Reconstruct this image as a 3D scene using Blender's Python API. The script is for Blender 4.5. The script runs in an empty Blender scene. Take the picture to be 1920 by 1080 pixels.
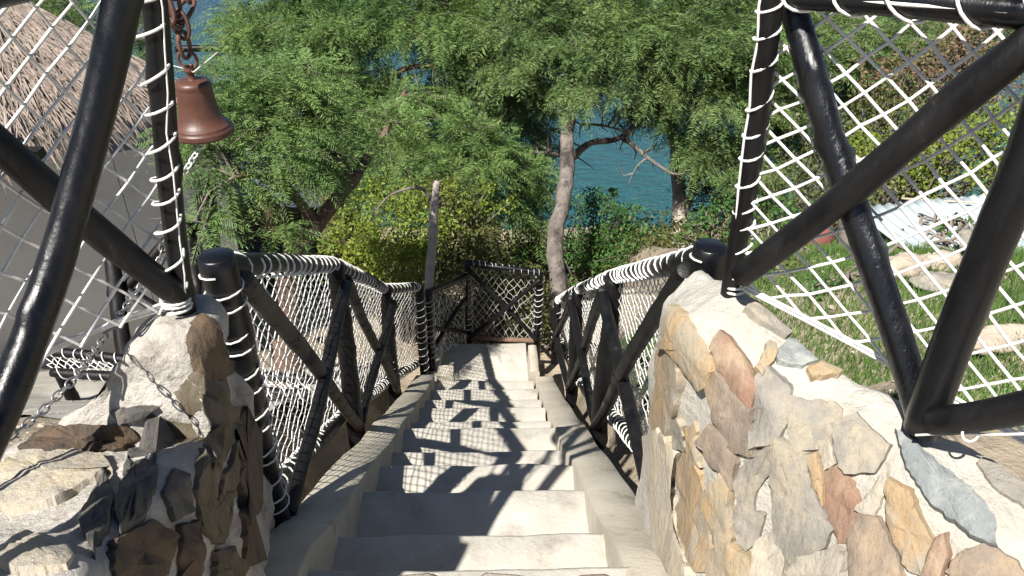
import bpy, math, random
import numpy as np
from mathutils import Vector, Matrix, noise
from mathutils.bvhtree import BVHTree

R = math.radians
rnd = random.Random(7)
npr = np.random.default_rng(11)
scene = bpy.context.scene
COL = scene.collection

# ------------------------------------------------------------------ camera
F = 1440.0
YAW, PIT, ROLL = R(1.8), R(33.0), R(0.8)
FWD = Vector((math.sin(YAW) * math.cos(PIT), math.cos(YAW) * math.cos(PIT), -math.sin(PIT)))
_r0 = Vector((math.cos(YAW), -math.sin(YAW), 0))
_u0 = _r0.cross(FWD)
RGT = _r0 * math.cos(ROLL) + _u0 * math.sin(ROLL)
UPV = _u0 * math.cos(ROLL) - _r0 * math.sin(ROLL)
cam_d = bpy.data.cameras.new('camera')
cam_d.lens = 27.0; cam_d.sensor_width = 36.0; cam_d.clip_start = 0.05; cam_d.clip_end = 6000
cam = bpy.data.objects.new('camera', cam_d)
COL.objects.link(cam)
m = Matrix.Identity(4)
for i in range(3):
    m[i][0] = RGT[i]; m[i][1] = UPV[i]; m[i][2] = -FWD[i]
cam.matrix_world = m
scene.camera = cam

def ray(px, py): return FWD + RGT * ((px - 960) / F) + UPV * ((540 - py) / F)
def atD(px, py, d): return ray(px, py) * d
def atY(px, py, Y):
    r = ray(px, py); return r * (Y / r.y)
def atZ(px, py, Z):
    r = ray(px, py); return r * (Z / r.z)
def nz(p, s=1.0, seed=0.0): return noise.noise(Vector((p[0] * s + seed, p[1] * s + 1.7 * seed, p[2] * s - seed)))
def lerp(a, b, t): return a + (b - a) * t
def clamp(x, a=0., b=1.): return max(a, min(b, x))
def smooth(x, a, b):
    t = clamp((x - a) / (b - a)); return t * t * (3 - 2 * t)
def interp(x, xs, ys): return float(np.interp(x, xs, ys))

# ------------------------------------------------------------------ materials
def mat(name, c1, c2=None, scale=6.0, rough=0.8, bump=0.0, bscale=30.0, metallic=0.0, c3=None, c3_lo=.6, c3_hi=.75, c3scale=3.0,
        stretch=None, spec=0.5, coat=0.0, detail=6.0, island=0.0, transl=0.0, rough2=None, bdist=0.01):
    mt = bpy.data.materials.new(name); mt.use_nodes = True
    nt = mt.node_tree; N = nt.nodes; L = nt.links
    b = N['Principled BSDF']; out = N['Material Output']
    tc = N.new('ShaderNodeTexCoord'); mp = N.new('ShaderNodeMapping')
    L.new(tc.outputs['Object'], mp.inputs[0])
    if stretch: mp.inputs['Scale'].default_value = stretch
    col = None
    n1 = N.new('ShaderNodeTexNoise'); n1.inputs['Scale'].default_value = scale; n1.inputs['Detail'].default_value = detail
    n1.inputs['Roughness'].default_value = .65
    L.new(mp.outputs[0], n1.inputs['Vector'])
    rp = N.new('ShaderNodeMapRange'); rp.inputs[1].default_value = .33; rp.inputs[2].default_value = .67
    L.new(n1.outputs[0], rp.inputs[0])
    mx = N.new('ShaderNodeMix'); mx.data_type = 'RGBA'
    mx.inputs[6].default_value = (*c1, 1); mx.inputs[7].default_value = (*(c2 or c1), 1)
    L.new(rp.outputs[0], mx.inputs[0]); col = mx.outputs[2]
    if island:
        g = N.new('ShaderNodeNewGeometry')
        mr = N.new('ShaderNodeMapRange'); mr.inputs[3].default_value = 1 - island; mr.inputs[4].default_value = 1 + island
        L.new(g.outputs['Random Per Island'], mr.inputs[0])
        hs = N.new('ShaderNodeHueSaturation'); L.new(mr.outputs[0], hs.inputs['Value'])
        mh = N.new('ShaderNodeMapRange'); mh.inputs[3].default_value = .5 - .06 * island; mh.inputs[4].default_value = .5 + .05 * island
        ml = N.new('ShaderNodeMath'); ml.operation = 'FRACT'; mm = N.new('ShaderNodeMath'); mm.operation = 'MULTIPLY'; mm.inputs[1].default_value = 17.31
        L.new(g.outputs['Random Per Island'], mm.inputs[0]); L.new(mm.outputs[0], ml.inputs[0]); L.new(ml.outputs[0], mh.inputs[0])
        L.new(mh.outputs[0], hs.inputs['Hue'])
        L.new(col, hs.inputs['Color']); col = hs.outputs[0]
    if c3:
        n3 = N.new('ShaderNodeTexNoise'); n3.inputs['Scale'].default_value = c3scale; n3.inputs['Detail'].default_value = 7
        n3.inputs['Roughness'].default_value = .7
        L.new(mp.outputs[0], n3.inputs['Vector'])
        r3 = N.new('ShaderNodeMapRange'); r3.inputs[1].default_value = c3_lo; r3.inputs[2].default_value = c3_hi
        L.new(n3.outputs[0], r3.inputs[0])
        m3 = N.new('ShaderNodeMix'); m3.data_type = 'RGBA'; m3.inputs[7].default_value = (*c3, 1)
        L.new(r3.outputs[0], m3.inputs[0]); L.new(col, m3.inputs[6]); col = m3.outputs[2]
    L.new(col, b.inputs['Base Color'])
    b.inputs['Roughness'].default_value = rough; b.inputs['Metallic'].default_value = metallic
    b.inputs['Specular IOR Level'].default_value = spec
    if rough2 is not None:
        rr = N.new('ShaderNodeMapRange'); rr.inputs[3].default_value = rough; rr.inputs[4].default_value = rough2
        L.new(rp.outputs[0], rr.inputs[0]); L.new(rr.outputs[0], b.inputs['Roughness'])
    if coat:
        b.inputs['Coat Weight'].default_value = coat; b.inputs['Coat Roughness'].default_value = .12
    if bump:
        nb = N.new('ShaderNodeTexNoise'); nb.inputs['Scale'].default_value = bscale; nb.inputs['Detail'].default_value = 8
        nb.inputs['Roughness'].default_value = .65
        L.new(mp.outputs[0], nb.inputs['Vector'])
        bp = N.new('ShaderNodeBump'); bp.inputs['Strength'].default_value = bump; bp.inputs['Distance'].default_value = bdist
        L.new(nb.outputs[0], bp.inputs['Height']); L.new(bp.outputs[0], b.inputs['Normal'])
    if transl:
        tr = N.new('ShaderNodeBsdfTranslucent'); L.new(col, tr.inputs[0])
        ms = N.new('ShaderNodeMixShader'); ms.inputs[0].default_value = transl
        L.new(b.outputs[0], ms.inputs[1]); L.new(tr.outputs[0], ms.inputs[2]); L.new(ms.outputs[0], out.inputs['Surface'])
    return mt

M = {}
M['black'] = mat('black_gloss_paint', (.0025, .0025, .0035), (.006, .006, .007), scale=14, rough=.2, rough2=.4, bump=.4, bscale=50, c3=(.035, .026, .02), c3_lo=.72, c3_hi=.82, c3scale=22, bdist=.003, spec=.4, stretch=(1.6, 1.6, .4))
M['blackr'] = mat('black_paint_over_bark', (.003, .003, .004), (.007, .007, .008), scale=14, rough=.16, rough2=.32, bump=.55, bscale=30, spec=.6, bdist=.006, stretch=(1.6, 1.6, .35))
M['black2'] = mat('worn_black_paint', (.004, .004, .0045), (.011, .010, .010), scale=12, rough=.36, rough2=.6, bump=.6, bscale=45, c3=(.075, .058, .044), c3_lo=.62, c3_hi=.8, c3scale=12, bdist=.004, spec=.25, stretch=(1.5, 1.5, .45))
M['weather'] = mat('weathered_timber', (.11, .09, .07), (.05, .042, .036), scale=9, rough=.8, bump=.7, bscale=60, c3=(.012, .012, .013), c3_lo=.52, c3_hi=.62, c3scale=9, bdist=.006)
M['rope'] = mat('white_rope', (.80, .79, .75), (.62, .60, .56), scale=40, rough=.75, bump=.4, bscale=300, bdist=.002)
M['conc'] = mat('step_concrete', (.48, .45, .395), (.37, .345, .295), scale=7, rough=.9, bump=.9, bscale=60, c3=(.22, .195, .16), c3_lo=.56, c3_hi=.80, c3scale=6, bdist=.004)
M['kerb'] = mat('kerb_concrete', (.47, .43, .35), (.37, .335, .265), scale=4, rough=.92, bump=.7, bscale=70, c3=(.25, .21, .15), c3_lo=.56, c3_hi=.75, c3scale=7, bdist=.006)
M['mortar'] = mat('lime_mortar', (.50, .475, .42), (.40, .375, .32), scale=7, rough=.95, bump=1.0, bscale=55, c3=(.40, .35, .27), c3_lo=.58, c3_hi=.72, c3scale=9, bdist=.012)
M['mortar_d'] = mat('old_shaded_mortar', (.54, .505, .45), (.35, .32, .28), scale=6, rough=.95, bump=1.0, bscale=45, c3=(.22, .19, .16), c3_lo=.52, c3_hi=.68, c3scale=7, bdist=.014)  # aged stains spread wider and darker to carry the wall face's shade
M['soil'] = mat('sandy_soil', (.42, .35, .26), (.30, .24, .17), scale=1.3, rough=1, bump=1.0, bscale=20, c3=(.16, .13, .085), c3_lo=.5, c3_hi=.66, c3scale=1.1, bdist=.03)
M['bronze'] = mat('painted_bell_bronze', (.072, .029, .018), (.098, .041, .026), scale=18, rough=.40, rough2=.5, bump=.25, bscale=120, c3=(.07, .028, .018), c3_lo=.6, c3_hi=.72, c3scale=20, bdist=.002)
M['rust'] = mat('rusty_iron', (.16, .075, .05), (.09, .05, .04), scale=30, rough=.65, bump=.5, bscale=150, metallic=.3, bdist=.002)
M['steel'] = mat('galvanised_steel', (.42, .41, .40), (.28, .27, .27), scale=30, rough=.4, metallic=.75)
M['render'] = mat('grey_wall_render', (.64, .64, .64), (.52, .52, .51), scale=1.6, rough=.9, bump=.5, bscale=25, c3=(.36, .34, .31), c3_lo=.58, c3_hi=.8, c3scale=1.4, bdist=.004)
M['slate_tone'] = mat('blue_grey_slab', (.085, .10, .14), (.065, .078, .11), scale=3, rough=.6)  # muted blue-grey tone over the roof and floor slabs
M['thatch'] = mat('dry_palm_thatch', (.36, .295, .245), (.19, .15, .12), scale=9, rough=.9, island=.35)
M['thatch_d'] = mat('thatch_underlay', (.16, .12, .09), (.10, .08, .06), scale=9, rough=.95)
M['sheet'] = mat('pale_roof_sheet', (.40, .45, .46), (.32, .37, .38), scale=5, rough=.5, c3=(.34, .32, .28), c3_lo=.62, c3_hi=.75, c3scale=4)
M['rock'] = mat('sandstone_boulder', (.50, .42, .33), (.32, .26, .20), scale=4, rough=.95, bump=1, bscale=14, c3=(.17, .14, .11), c3_lo=.55, c3_hi=.7, c3scale=5, bdist=.03)
M['bark'] = mat('pale_bark', (.24, .205, .18), (.095, .08, .07), scale=9, rough=.95, bump=1, bscale=26, c3=(.045, .036, .032), c3_lo=.50, c3_hi=.60, c3scale=5, stretch=(1, 1, .5), bdist=.03)
M['barkp'] = mat('weathered_pale_bark', (.46, .41, .36), (.30, .26, .22), scale=9, rough=.95, bump=1, bscale=26, c3=(.14, .11, .095), c3_lo=.56, c3_hi=.68, c3scale=7, bdist=.02)
M['barkb'] = mat('brown_bark', (.20, .125, .085), (.11, .07, .05), scale=9, rough=.95, bump=1, bscale=30, c3=(.30, .24, .19), c3_lo=.58, c3_hi=.7, c3scale=7, bdist=.02)
M['twig'] = mat('grey_twigs', (.24, .20, .165), (.12, .10, .085), scale=8, rough=.95)
M['leaf_m'] = mat('feathery_leaf', (.175, .265, .075), (.085, .160, .052), scale=1.7, rough=.6, island=.32, transl=.28, spec=.25)
M['leaf_m2'] = mat('feathery_leaf_bright', (.19, .27, .085), (.10, .17, .060), scale=1.7, rough=.6, island=.34, transl=.28, spec=.25)
M['leaf_y'] = mat('yellow_green_leaf', (.215, .265, .035), (.115, .165, .028), scale=2.5, rough=.5, island=.4, transl=.3, spec=.3)
M['leaf_o'] = mat('olive_leaf', (.11, .12, .032), (.065, .075, .025), scale=2.5, rough=.5, island=.4, transl=.25, spec=.3)
M['leaf_g'] = mat('fresh_green_leaf', (.075, .165, .034), (.045, .11, .030), scale=2, rough=.5, island=.32, transl=.3, spec=.3)
M['leaf_d'] = mat('dry_brown_leaf', (.17, .11, .06), (.10, .075, .035), scale=3, rough=.8, island=.45, transl=.15)
M['grass'] = mat('short_grass', (.12, .22, .045), (.075, .14, .032), scale=3, rough=.7, island=.35, transl=.25)
M['white'] = mat('white_paint', (.78, .77, .74), (.70, .69, .66), rough=.7)
M['redclay'] = mat('red_clay', (.26, .09, .075), (.20, .075, .06), scale=6, rough=.8)
def stone_mat(name, a, b, c): return mat(name, a, b, scale=16, rough=.8, bump=1.0, bscale=48, c3=c, c3_lo=.46, c3_hi=.62, c3scale=10, stretch=(1.5, 1.3, .5), bdist=.009, detail=10)
M['s_grey'] = stone_mat('grey_schist', (0.3, 0.275, 0.235), (0.2, 0.185, 0.16), (0.36, 0.31, 0.23))
M['s_pale'] = stone_mat('pale_schist', (0.42, 0.38, 0.31), (0.33, 0.295, 0.24), (0.44, 0.37, 0.26))
M['s_tan'] = stone_mat('tan_schist', (0.36, 0.3, 0.205), (0.28, 0.24, 0.175), (0.4, 0.28, 0.15))
M['s_orange'] = stone_mat('ochre_schist', (0.38, 0.255, 0.135), (0.31, 0.24, 0.155), (0.3, 0.27, 0.215))
M['s_rust'] = stone_mat('rust_schist', (0.28, 0.155, 0.1), (0.23, 0.155, 0.11), (0.34, 0.25, 0.17))
M['s_slate'] = stone_mat('blue_slate', (0.235, 0.25, 0.245), (0.175, 0.19, 0.19), (0.33, 0.34, 0.31))
M['d_grey'] = stone_mat('shade_dark_grey_schist', (0.086, 0.081, 0.073), (0.042, 0.040, 0.036), (0.131, 0.116, 0.096))  # d_ schists: dark rock, deepened further to carry the left wall's shade
M['d_brown'] = stone_mat('shade_dark_brown_schist', (0.086, 0.060, 0.040), (0.045, 0.035, 0.025), (0.126, 0.081, 0.045))
M['d_tan'] = stone_mat('shade_dark_tan_schist', (0.121, 0.094, 0.053), (0.071, 0.058, 0.037), (0.146, 0.121, 0.086))
M['s_brown'] = stone_mat('brown_schist', (0.26, 0.205, 0.155), (0.19, 0.155, 0.125), (0.33, 0.25, 0.17))

# sea
ms = bpy.data.materials.new('sea_water'); ms.use_nodes = True
nt = ms.node_tree; N = nt.nodes; L = nt.links; b = N['Principled BSDF']
tc = N.new('ShaderNodeTexCoord'); mp = N.new('ShaderNodeMapping'); mp.inputs['Scale'].default_value = (1, 2.2, 1)
mp.inputs['Rotation'].default_value = (0, 0, R(18))
L.new(tc.outputs['Object'], mp.inputs[0])
n1 = N.new('ShaderNodeTexNoise'); n1.inputs['Scale'].default_value = 1.5; n1.inputs['Detail'].default_value = 7; n1.inputs['Roughness'].default_value = .6
L.new(mp.outputs[0], n1.inputs['Vector'])
n2 = N.new('ShaderNodeTexNoise'); n2.inputs['Scale'].default_value = .05; n2.inputs['Detail'].default_value = 3
L.new(tc.outputs['Object'], n2.inputs['Vector'])
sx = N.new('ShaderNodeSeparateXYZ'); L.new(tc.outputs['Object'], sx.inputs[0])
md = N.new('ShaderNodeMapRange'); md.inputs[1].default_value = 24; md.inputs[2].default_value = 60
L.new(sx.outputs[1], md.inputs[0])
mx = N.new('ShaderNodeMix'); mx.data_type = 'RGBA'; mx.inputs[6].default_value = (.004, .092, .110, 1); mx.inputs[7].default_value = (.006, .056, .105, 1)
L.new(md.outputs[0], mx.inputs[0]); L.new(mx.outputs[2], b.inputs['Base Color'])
b.inputs['Roughness'].default_value = .25
bp = N.new('ShaderNodeBump'); bp.inputs['Strength'].default_value = 1.0; bp.inputs['Distance'].default_value = .7
L.new(n1.outputs[0], bp.inputs['Height']); L.new(bp.outputs[0], b.inputs['Normal'])
M['sea'] = ms

# ------------------------------------------------------------------ mesh helpers
class MB:
    def __init__(s): s.v = []; s.f = []
    def add(s, vs, fs):
        o = len(s.v); s.v.extend([Vector(p) for p in vs]); s.f.extend([tuple(i + o for i in f) for f in fs])
    def tube(s, pts, rad, n=8, cap=True, closed=False, twist=0.0):
        k = len(pts); pts = [Vector(p) for p in pts]
        if not hasattr(rad, '__len__'): rad = [rad] * k
        vs = []; fs = []; u = None
        for i in range(k):
            if closed: t = pts[(i + 1) % k] - pts[i - 1]
            else: t = pts[min(i + 1, k - 1)] - pts[max(i - 1, 0)]
            if t.length < 1e-9: t = Vector((0, 0, 1))
            t.normalize()
            if u is None:
                u = t.cross(Vector((0, 0, 1)) if abs(t.z) < .9 else Vector((1, 0, 0)))
            u = u - t * u.dot(t)
            if u.length < 1e-6: u = t.cross(Vector((1, 0, 0)))
            u.normalize(); w = t.cross(u)
            for j in range(n):
                a = 2 * math.pi * j / n + twist
                vs.append(pts[i] + (u * math.cos(a) + w * math.sin(a)) * rad[i])
        for i in range(k if closed else k - 1):
            for j in range(n):
                a = i * n + j; b_ = i * n + (j + 1) % n; i2 = (i + 1) % k
                fs.append((a, b_, i2 * n + (j + 1) % n, i2 * n + j))
        if cap and not closed:
            fs.append(tuple(reversed(range(n)))); fs.append(tuple((k - 1) * n + j for j in range(n)))
        s.add(vs, fs)
    def pole(s, p0, p1, r0, r1=None, n=20, seg=None, bend=.008, seed=None, knots=4, lump=.09):
        p0 = Vector(p0); p1 = Vector(p1); r1 = r0 if r1 is None else r1
        seed = rnd.uniform(0, 90) if seed is None else seed
        rg = random.Random(int(seed * 1000)); Ln = (p1 - p0).length
        seg = seg or max(10, int(Ln / .03))
        ax = (p1 - p0).normalized(); u = ax.cross(Vector((.3, .2, 1)) if abs(ax.z) < .9 else Vector((1, .2, 0))).normalized(); w = ax.cross(u)
        kn = [(rg.random(), rg.uniform(0, 6.28), rg.uniform(.18, .4)) for _ in range(knots)]
        vs = []; fs = []
        ph = rg.uniform(0, 6.28); ph2 = rg.uniform(0, 6.28)
        for i in range(seg + 1):
            t = i / seg; c = lerp(p0, p1, t)
            e = math.sin(math.pi * t)
            c = c + u * (bend * e * math.sin(ph + 3 * t) * Ln) + w * (bend * e * math.cos(ph2 + 4 * t) * Ln)
            r = lerp(r0, r1, t) * (1 + lump * noise.noise(Vector((t * Ln * 9, seed, 0))))
            if i == 0 or i == seg: r *= .95
            for j in range(n):
                a = 2 * math.pi * j / n
                rr = r * (1 + .06 * noise.noise(Vector((math.cos(a) * 1.3, math.sin(a) * 1.3, t * Ln * 5 + seed))) + .045 * noise.noise(Vector((math.cos(a) * 3.4, math.sin(a) * 3.4, t * Ln * 3 + seed * 2))))
                for kt, ka, kh in kn:
                    dt = (t - kt) * Ln / (r * 1.0); da = (a - ka + math.pi) % (2 * math.pi) - math.pi
                    rr += r * kh * math.exp(-dt * dt * 2.2 - da * da * 4)
                vs.append(c + (u * math.cos(a) + w * math.sin(a)) * rr)
        for i in range(seg):
            for j in range(n):
                fs.append((i * n + j, i * n + (j + 1) % n, (i + 1) * n + (j + 1) % n, (i + 1) * n + j))
        for i, tip, rev in ((0, p0 - ax * r0 * .08, True), (seg, p1 + ax * r1 * .08, False)):
            base = len(vs)
            cen = sum((vs[i * n + j] for j in range(n)), Vector()) / n
            for j in range(n): vs.append(cen + (vs[i * n + j] - cen) * .85 + (tip - (p0 if rev else p1)))
            for j in range(n):
                q = (i * n + j, i * n + (j + 1) % n, base + (j + 1) % n, base + j)
                fs.append(tuple(reversed(q)) if rev else q)
            fs.append(tuple(reversed(range(base, base + n))) if rev else tuple(range(base, base + n)))
        s.add(vs, fs)
    def ring(s, c, ax, rad, r, n=14, m=5, tilt=.12, seed=None):
        ax = Vector(ax).normalized()
        t = Vector((rnd.uniform(-1, 1), rnd.uniform(-1, 1), rnd.uniform(-1, 1))) * tilt
        ax = (ax + t).normalized()
        u = ax.cross(Vector((0, 0, 1)) if abs(ax.z) < .9 else Vector((1, 0, 0))).normalized(); w = ax.cross(u)
        s.tube([Vector(c) + (u * math.cos(2 * math.pi * i / n) + w * math.sin(2 * math.pi * i / n)) * rad for i in range(n)], r, n=m, closed=True)
    def box(s, c, ex, ey, ez):   # centre and half-axis vectors
        c, ex, ey, ez = map(Vector, (c, ex, ey, ez))
        vs = [c + ex * a + ey * b_ + ez * d for d in (-1, 1) for b_ in (-1, 1) for a in (-1, 1)]
        s.add(vs, [(0, 2, 3, 1), (4, 5, 7, 6), (0, 1, 5, 4), (2, 6, 7, 3), (0, 4, 6, 2), (1, 3, 7, 5)])
    def grid(s, rows):
        n = len(rows[0]); vs = [p for r in rows for p in r]
        s.add(vs, [(i * n + j, i * n + j + 1, (i + 1) * n + j + 1, (i + 1) * n + j) for i in range(len(rows) - 1) for j in range(n - 1)])
    def lathe(s, c, prof, n=40):
        c = Vector(c); vs = []; fs = []; k = len(prof)
        for r, z in prof:
            for j in range(n):
                a = 2 * math.pi * j / n; vs.append(c + Vector((r * math.cos(a), r * math.sin(a), z)))
        for i in range(k - 1):
            for j in range(n): fs.append((i * n + j, i * n + (j + 1) % n, (i + 1) * n + (j + 1) % n, (i + 1) * n + j))
        s.add(vs, fs)
    def build(s, name, material, parent=None, smooth=True, mods=None):
        base = Vector(root_loc(parent))
        me = bpy.data.meshes.new(name)
        me.from_pydata([tuple(p - base) for p in s.v], [], s.f)
        return link(name, me, material, parent, smooth)

def root_loc(p):
    l = Vector((0, 0, 0))
    while p is not None:
        l = l + Vector(p.location); p = p.parent
    return l
def link(name, me, material, parent, smooth=True):
    for mt in (material if isinstance(material, (list, tuple)) else [material]): me.materials.append(mt)
    if smooth: me.shade_smooth()
    me.update()
    o = bpy.data.objects.new(name, me); COL.objects.link(o)
    if parent is not None: o.parent = parent
    return o
def fast_mesh(name, V, k, material, parent=None, smooth=False):   # V: (nfaces*k, 3) separate k-gons
    base = np.array(root_loc(parent)); V = V - base
    nf = len(V) // k
    me = bpy.data.meshes.new(name)
    me.vertices.add(len(V)); me.vertices.foreach_set('co', V.astype(np.float32).ravel())
    me.loops.add(len(V)); me.loops.foreach_set('vertex_index', np.arange(len(V), dtype=np.int32))
    me.polygons.add(nf); me.polygons.foreach_set('loop_start', np.arange(0, len(V), k, dtype=np.int32))
    me.update(calc_edges=True)
    return link(name, me, material, parent, smooth)
def tag(o, label=None, cat=None, group=None, kind=None):
    if label: o['label'] = label
    if cat: o['category'] = cat
    if group: o['group'] = group
    if kind: o['kind'] = kind
    return o
def thing(name, label, cat, loc=(0, 0, 0), group=None):
    o = bpy.data.objects.new(name, None); COL.objects.link(o); o.location = loc; o.empty_display_size = .2
    return tag(o, label, cat, group)

# ------------------------------------------------------------------ light, sky
EL, AZ = R(53), R(36)       # light travels towards +Y, a little to +X
sd = bpy.data.lights.new('sun', 'SUN'); sd.energy = 5.0; sd.angle = R(.53); sd.color = (1.0, .96, .895)
so = bpy.data.objects.new('sun', sd); COL.objects.link(so)
sdir = Vector((math.sin(AZ) * math.cos(EL), math.cos(AZ) * math.cos(EL), -math.sin(EL)))
so.rotation_euler = sdir.to_track_quat('-Z', 'Y').to_euler(); so.location = (-10, -30, 40)
w = bpy.data.worlds.new('World'); scene.world = w; w.use_nodes = True
wn = w.node_tree.nodes; bg = wn['Background']
sky = wn.new('ShaderNodeTexSky'); sky.sky_type = 'NISHITA'; sky.sun_disc = False
sky.sun_elevation = EL; sky.sun_rotation = AZ + math.pi; sky.air_density = .7; sky.dust_density = .3; sky.ozone_density = 1.2
w.node_tree.links.new(sky.outputs[0], bg.inputs[0]); bg.inputs[1].default_value = .05
scene.view_settings.view_transform = 'Standard'; scene.view_settings.look = 'None'
scene.view_settings.exposure = .97; scene.view_settings.gamma = 1
scene.cycles.max_bounces = 6; scene.cycles.transparent_max_bounces = 8
scene.cycles.use_denoising = True

# ------------------------------------------------------------------ stair numbers
NPX = [1000, 918, 870, 844, 801, 788, 763, 748, 729, 713]
NOS = []                                    # (y, z) of every nosing
for i, py in enumerate(NPX):
    zz = -1.85 - .235 * i; p = atZ(880, py, zz); NOS.append((p.y, zz))
XL = atY(634, 1001, NOS[0][0]).x; XR = atY(1128, 998, NOS[0][0]).x
NY = [1.22] + [n[0] for n in NOS] ; NZ = [-1.615] + [n[1] for n in NOS]
def nose(y): 
    if y > NY[-1]: return NZ[-1] - .30 * (y - NY[-1])
    if y < NY[0]: return NZ[0] + .10 * (NY[0] - y)
    return interp(y, NY, NZ)
print('XL', XL, 'XR', XR, 'NOS', NOS)
SEA = -13.0

# ------------------------------------------------------------------ terrain
def terrain(x, y):
    mid = interp(y, [-6, 1.0, 5.0, 6.6, 8.2, 21, 23.5, 30], [-1.75, -1.8, -4.55, -4.75, -5.2, -12.6, -12.85, -15.5])
    rg = interp(y, [-6, 2.0, 3.2, 5.5, 9, 21, 23.5, 30], [-1.45, -1.5, -1.9, -3.2, -5.2, -12.5, -12.85, -15.5])
    rg2 = interp(y, [-6, 1.6, 3.2, 5.5, 9, 21, 23.5, 30], [-1.6, -1.9, -2.7, -4.2, -6.0, -12.5, -12.85, -15.5])
    f_ = smooth(x, .9, 1.9) if y > 1.6 else 1.0
    f_ = lerp(1.0, f_, smooth(y, 1.5, 2.4)); rg = lerp(rg2, rg, f_)
    lf = interp(y, [-6, .9, 1.7, 2.6, 3.4, 5.5, 9, 21, 23.5, 30], [-1.3, -1.3, -1.62, -2.3, -3.0, -4.3, -5.4, -12.6, -12.85, -15.5])
    a = smooth(x, .62, 1.1); b_ = smooth(-x, .78, 1.2)
    z = mid * (1 - a - b_) + rg * a + lf * b_
    e = clamp((abs(x + .16) - .5) * 2)
    z += e * (.10 * nz((x, y, 0), .9, 3) + .05 * nz((x, y, 0), 3.1, 5) + .02 * nz((x, y, 0), 9, 8))
    return z
xs = np.concatenate([np.linspace(-60, -9, 14), np.linspace(-8.6, -3, 20), np.linspace(-2.8, 3.4, 90), np.linspace(3.6, 9, 20), np.linspace(10, 60, 14)])
ys = np.concatenate([np.linspace(-6, .4, 10), np.linspace(.5, 6.5, 90), np.linspace(6.7, 31, 60)])
g = MB(); g.grid([[Vector((x, y, terrain(x, y))) for x in xs] for y in ys])
tag(g.build('ground', M['soil']), 'sandy hillside falling steeply to the sea', 'ground', kind='structure')
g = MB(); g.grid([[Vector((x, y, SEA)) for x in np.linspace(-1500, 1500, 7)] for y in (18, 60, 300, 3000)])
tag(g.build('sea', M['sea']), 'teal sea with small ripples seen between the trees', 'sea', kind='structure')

g = MB(); g.grid([[Vector((x, y, max(terrain(x, y), interp(y, [1.6, 2.6, 3.4, 5.0], [-1.75, -2.3, -3.0, -3.95])) + .012 + .008 * nz((x, y, 0), 4, 2))) for x in np.linspace(-3.4, -.93, 50)] for y in np.linspace(2.05, 4.6, 50)])
tag(g.build('path', M['conc']), 'pale concrete path left of and below the stairs', 'path', kind='structure')

# ------------------------------------------------------------------ concrete staircase
st = thing('concrete_staircase', 'pale concrete staircase descending between two rope net railings', 'staircase', (lerp(XL, XR, .5), NOS[0][0], -1.85))
def step(y0, y1, z, x0, x1, material, zb=.42, stones=False):
    mb = MB(); n = 26; rows = []
    sd_ = rnd.uniform(0, 50)
    for j in range(n + 1):
        x = lerp(x0, x1, j / n)
        e = .010 * nz((x, y1, z), 5, sd_) + .004 * nz((x, y1, z), 22, sd_)
        h = [.005 * nz((x, y, 0), 6, sd_) for y in (y0, lerp(y0, y1, .35), lerp(y0, y1, .7), y1)]
        rows.append([Vector((x, y0 - .05, z - .02)), Vector((x, y0, z + h[0])), Vector((x, lerp(y0, y1, .35), z + h[1])), Vector((x, lerp(y0, y1, .7), z + h[2])),
                     Vector((x, y1 - .014 + e, z + h[3] * .5)), Vector((x, y1 - .004 + e, z - .005)), Vector((x, y1 + e, z - .016)), Vector((x, y1 - .012 + e * .5, z - zb))])
    mb.grid(rows); mb.f = [tuple(reversed(f)) for f in mb.f]
    # ends
    for r_, rev in ((rows[0], False), (rows[-1], True)):
        vs = r_ + [Vector((r_[0].x, y0 - .05, z - zb))]
        f = tuple(range(len(vs))); mb.add(vs, [tuple(reversed(f)) if rev else f])
    return mb.build('step', material, st)
step(-.6, NY[0], NZ[0], XL - .3, XR + .2, M['conc'])
for i in range(len(NOS)):
    step(NY[i], NY[i + 1], NZ[i + 1], XL - .01, XR + .005, M['conc'])
yl = NOS[-1][0]; YE = atZ(900, 643, -4.2).y
LXa = atZ(826, 712, -4.2).x; LXb = atZ(990, 712, -4.2).x
step(yl, YE, -4.20, LXa, LXb, M['conc'])
# small kerb upstands along the landing
def kerb(pts, x0, x1, wob=.006, hb=.5, material=M['kerb'], name='kerb'):
    # pts: (y, ztop); rows across
    mb = MB(); rows = []; sd_ = rnd.uniform(0, 50)
    Y = np.linspace(pts[0][0], pts[-1][0], max(6, int((pts[-1][0] - pts[0][0]) / .05)))
    for y in Y:
        z = interp(y, [p[0] for p in pts], [p[1] for p in pts])
        ww = lambda k: wob * nz((y, k, 0), 4, sd_) + wob * .6 * nz((y, k, 3), 16, sd_)
        rows.append([Vector((x0 - .01, y, z - hb)), Vector((x0 + ww(1), y, z - .008)), Vector((x0 + .006 + ww(2), y, z + ww(3))), Vector((lerp(x0, x1, .5), y, z + .004 + ww(4))),
                     Vector((x1 - .006 + ww(5), y, z + ww(6))), Vector((x1 + ww(7), y, z - .008)), Vector((x1 + .004, y, z - hb))])
    mb.grid(rows); mb.f = [tuple(reversed(f)) for f in mb.f]
    n = len(rows[0]); k = len(rows)
    mb.add(rows[0], [tuple(range(n))]); mb.add(rows[-1], [tuple(reversed(range(n)))])
    return mb.build(name, material, st)
KL = [(y, nose(y) + .06) for y in np.linspace(.9, NOS[-1][0] - .02, 30)]
kerb(KL, XL - .15, XL)
ysplit = atZ(1075, 800, -2.72).y
KR = [(y, nose(y) + .022) for y in np.linspace(1.0, ysplit, 14)]
kerb(KR, XR, XR + .16)
KR2 = [(y, nose(y) + .006) for y in np.linspace(ysplit + .004, NOS[-1][0] + .05, 20)]
kerb(KR2, XR + .025, XR + .17)
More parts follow.
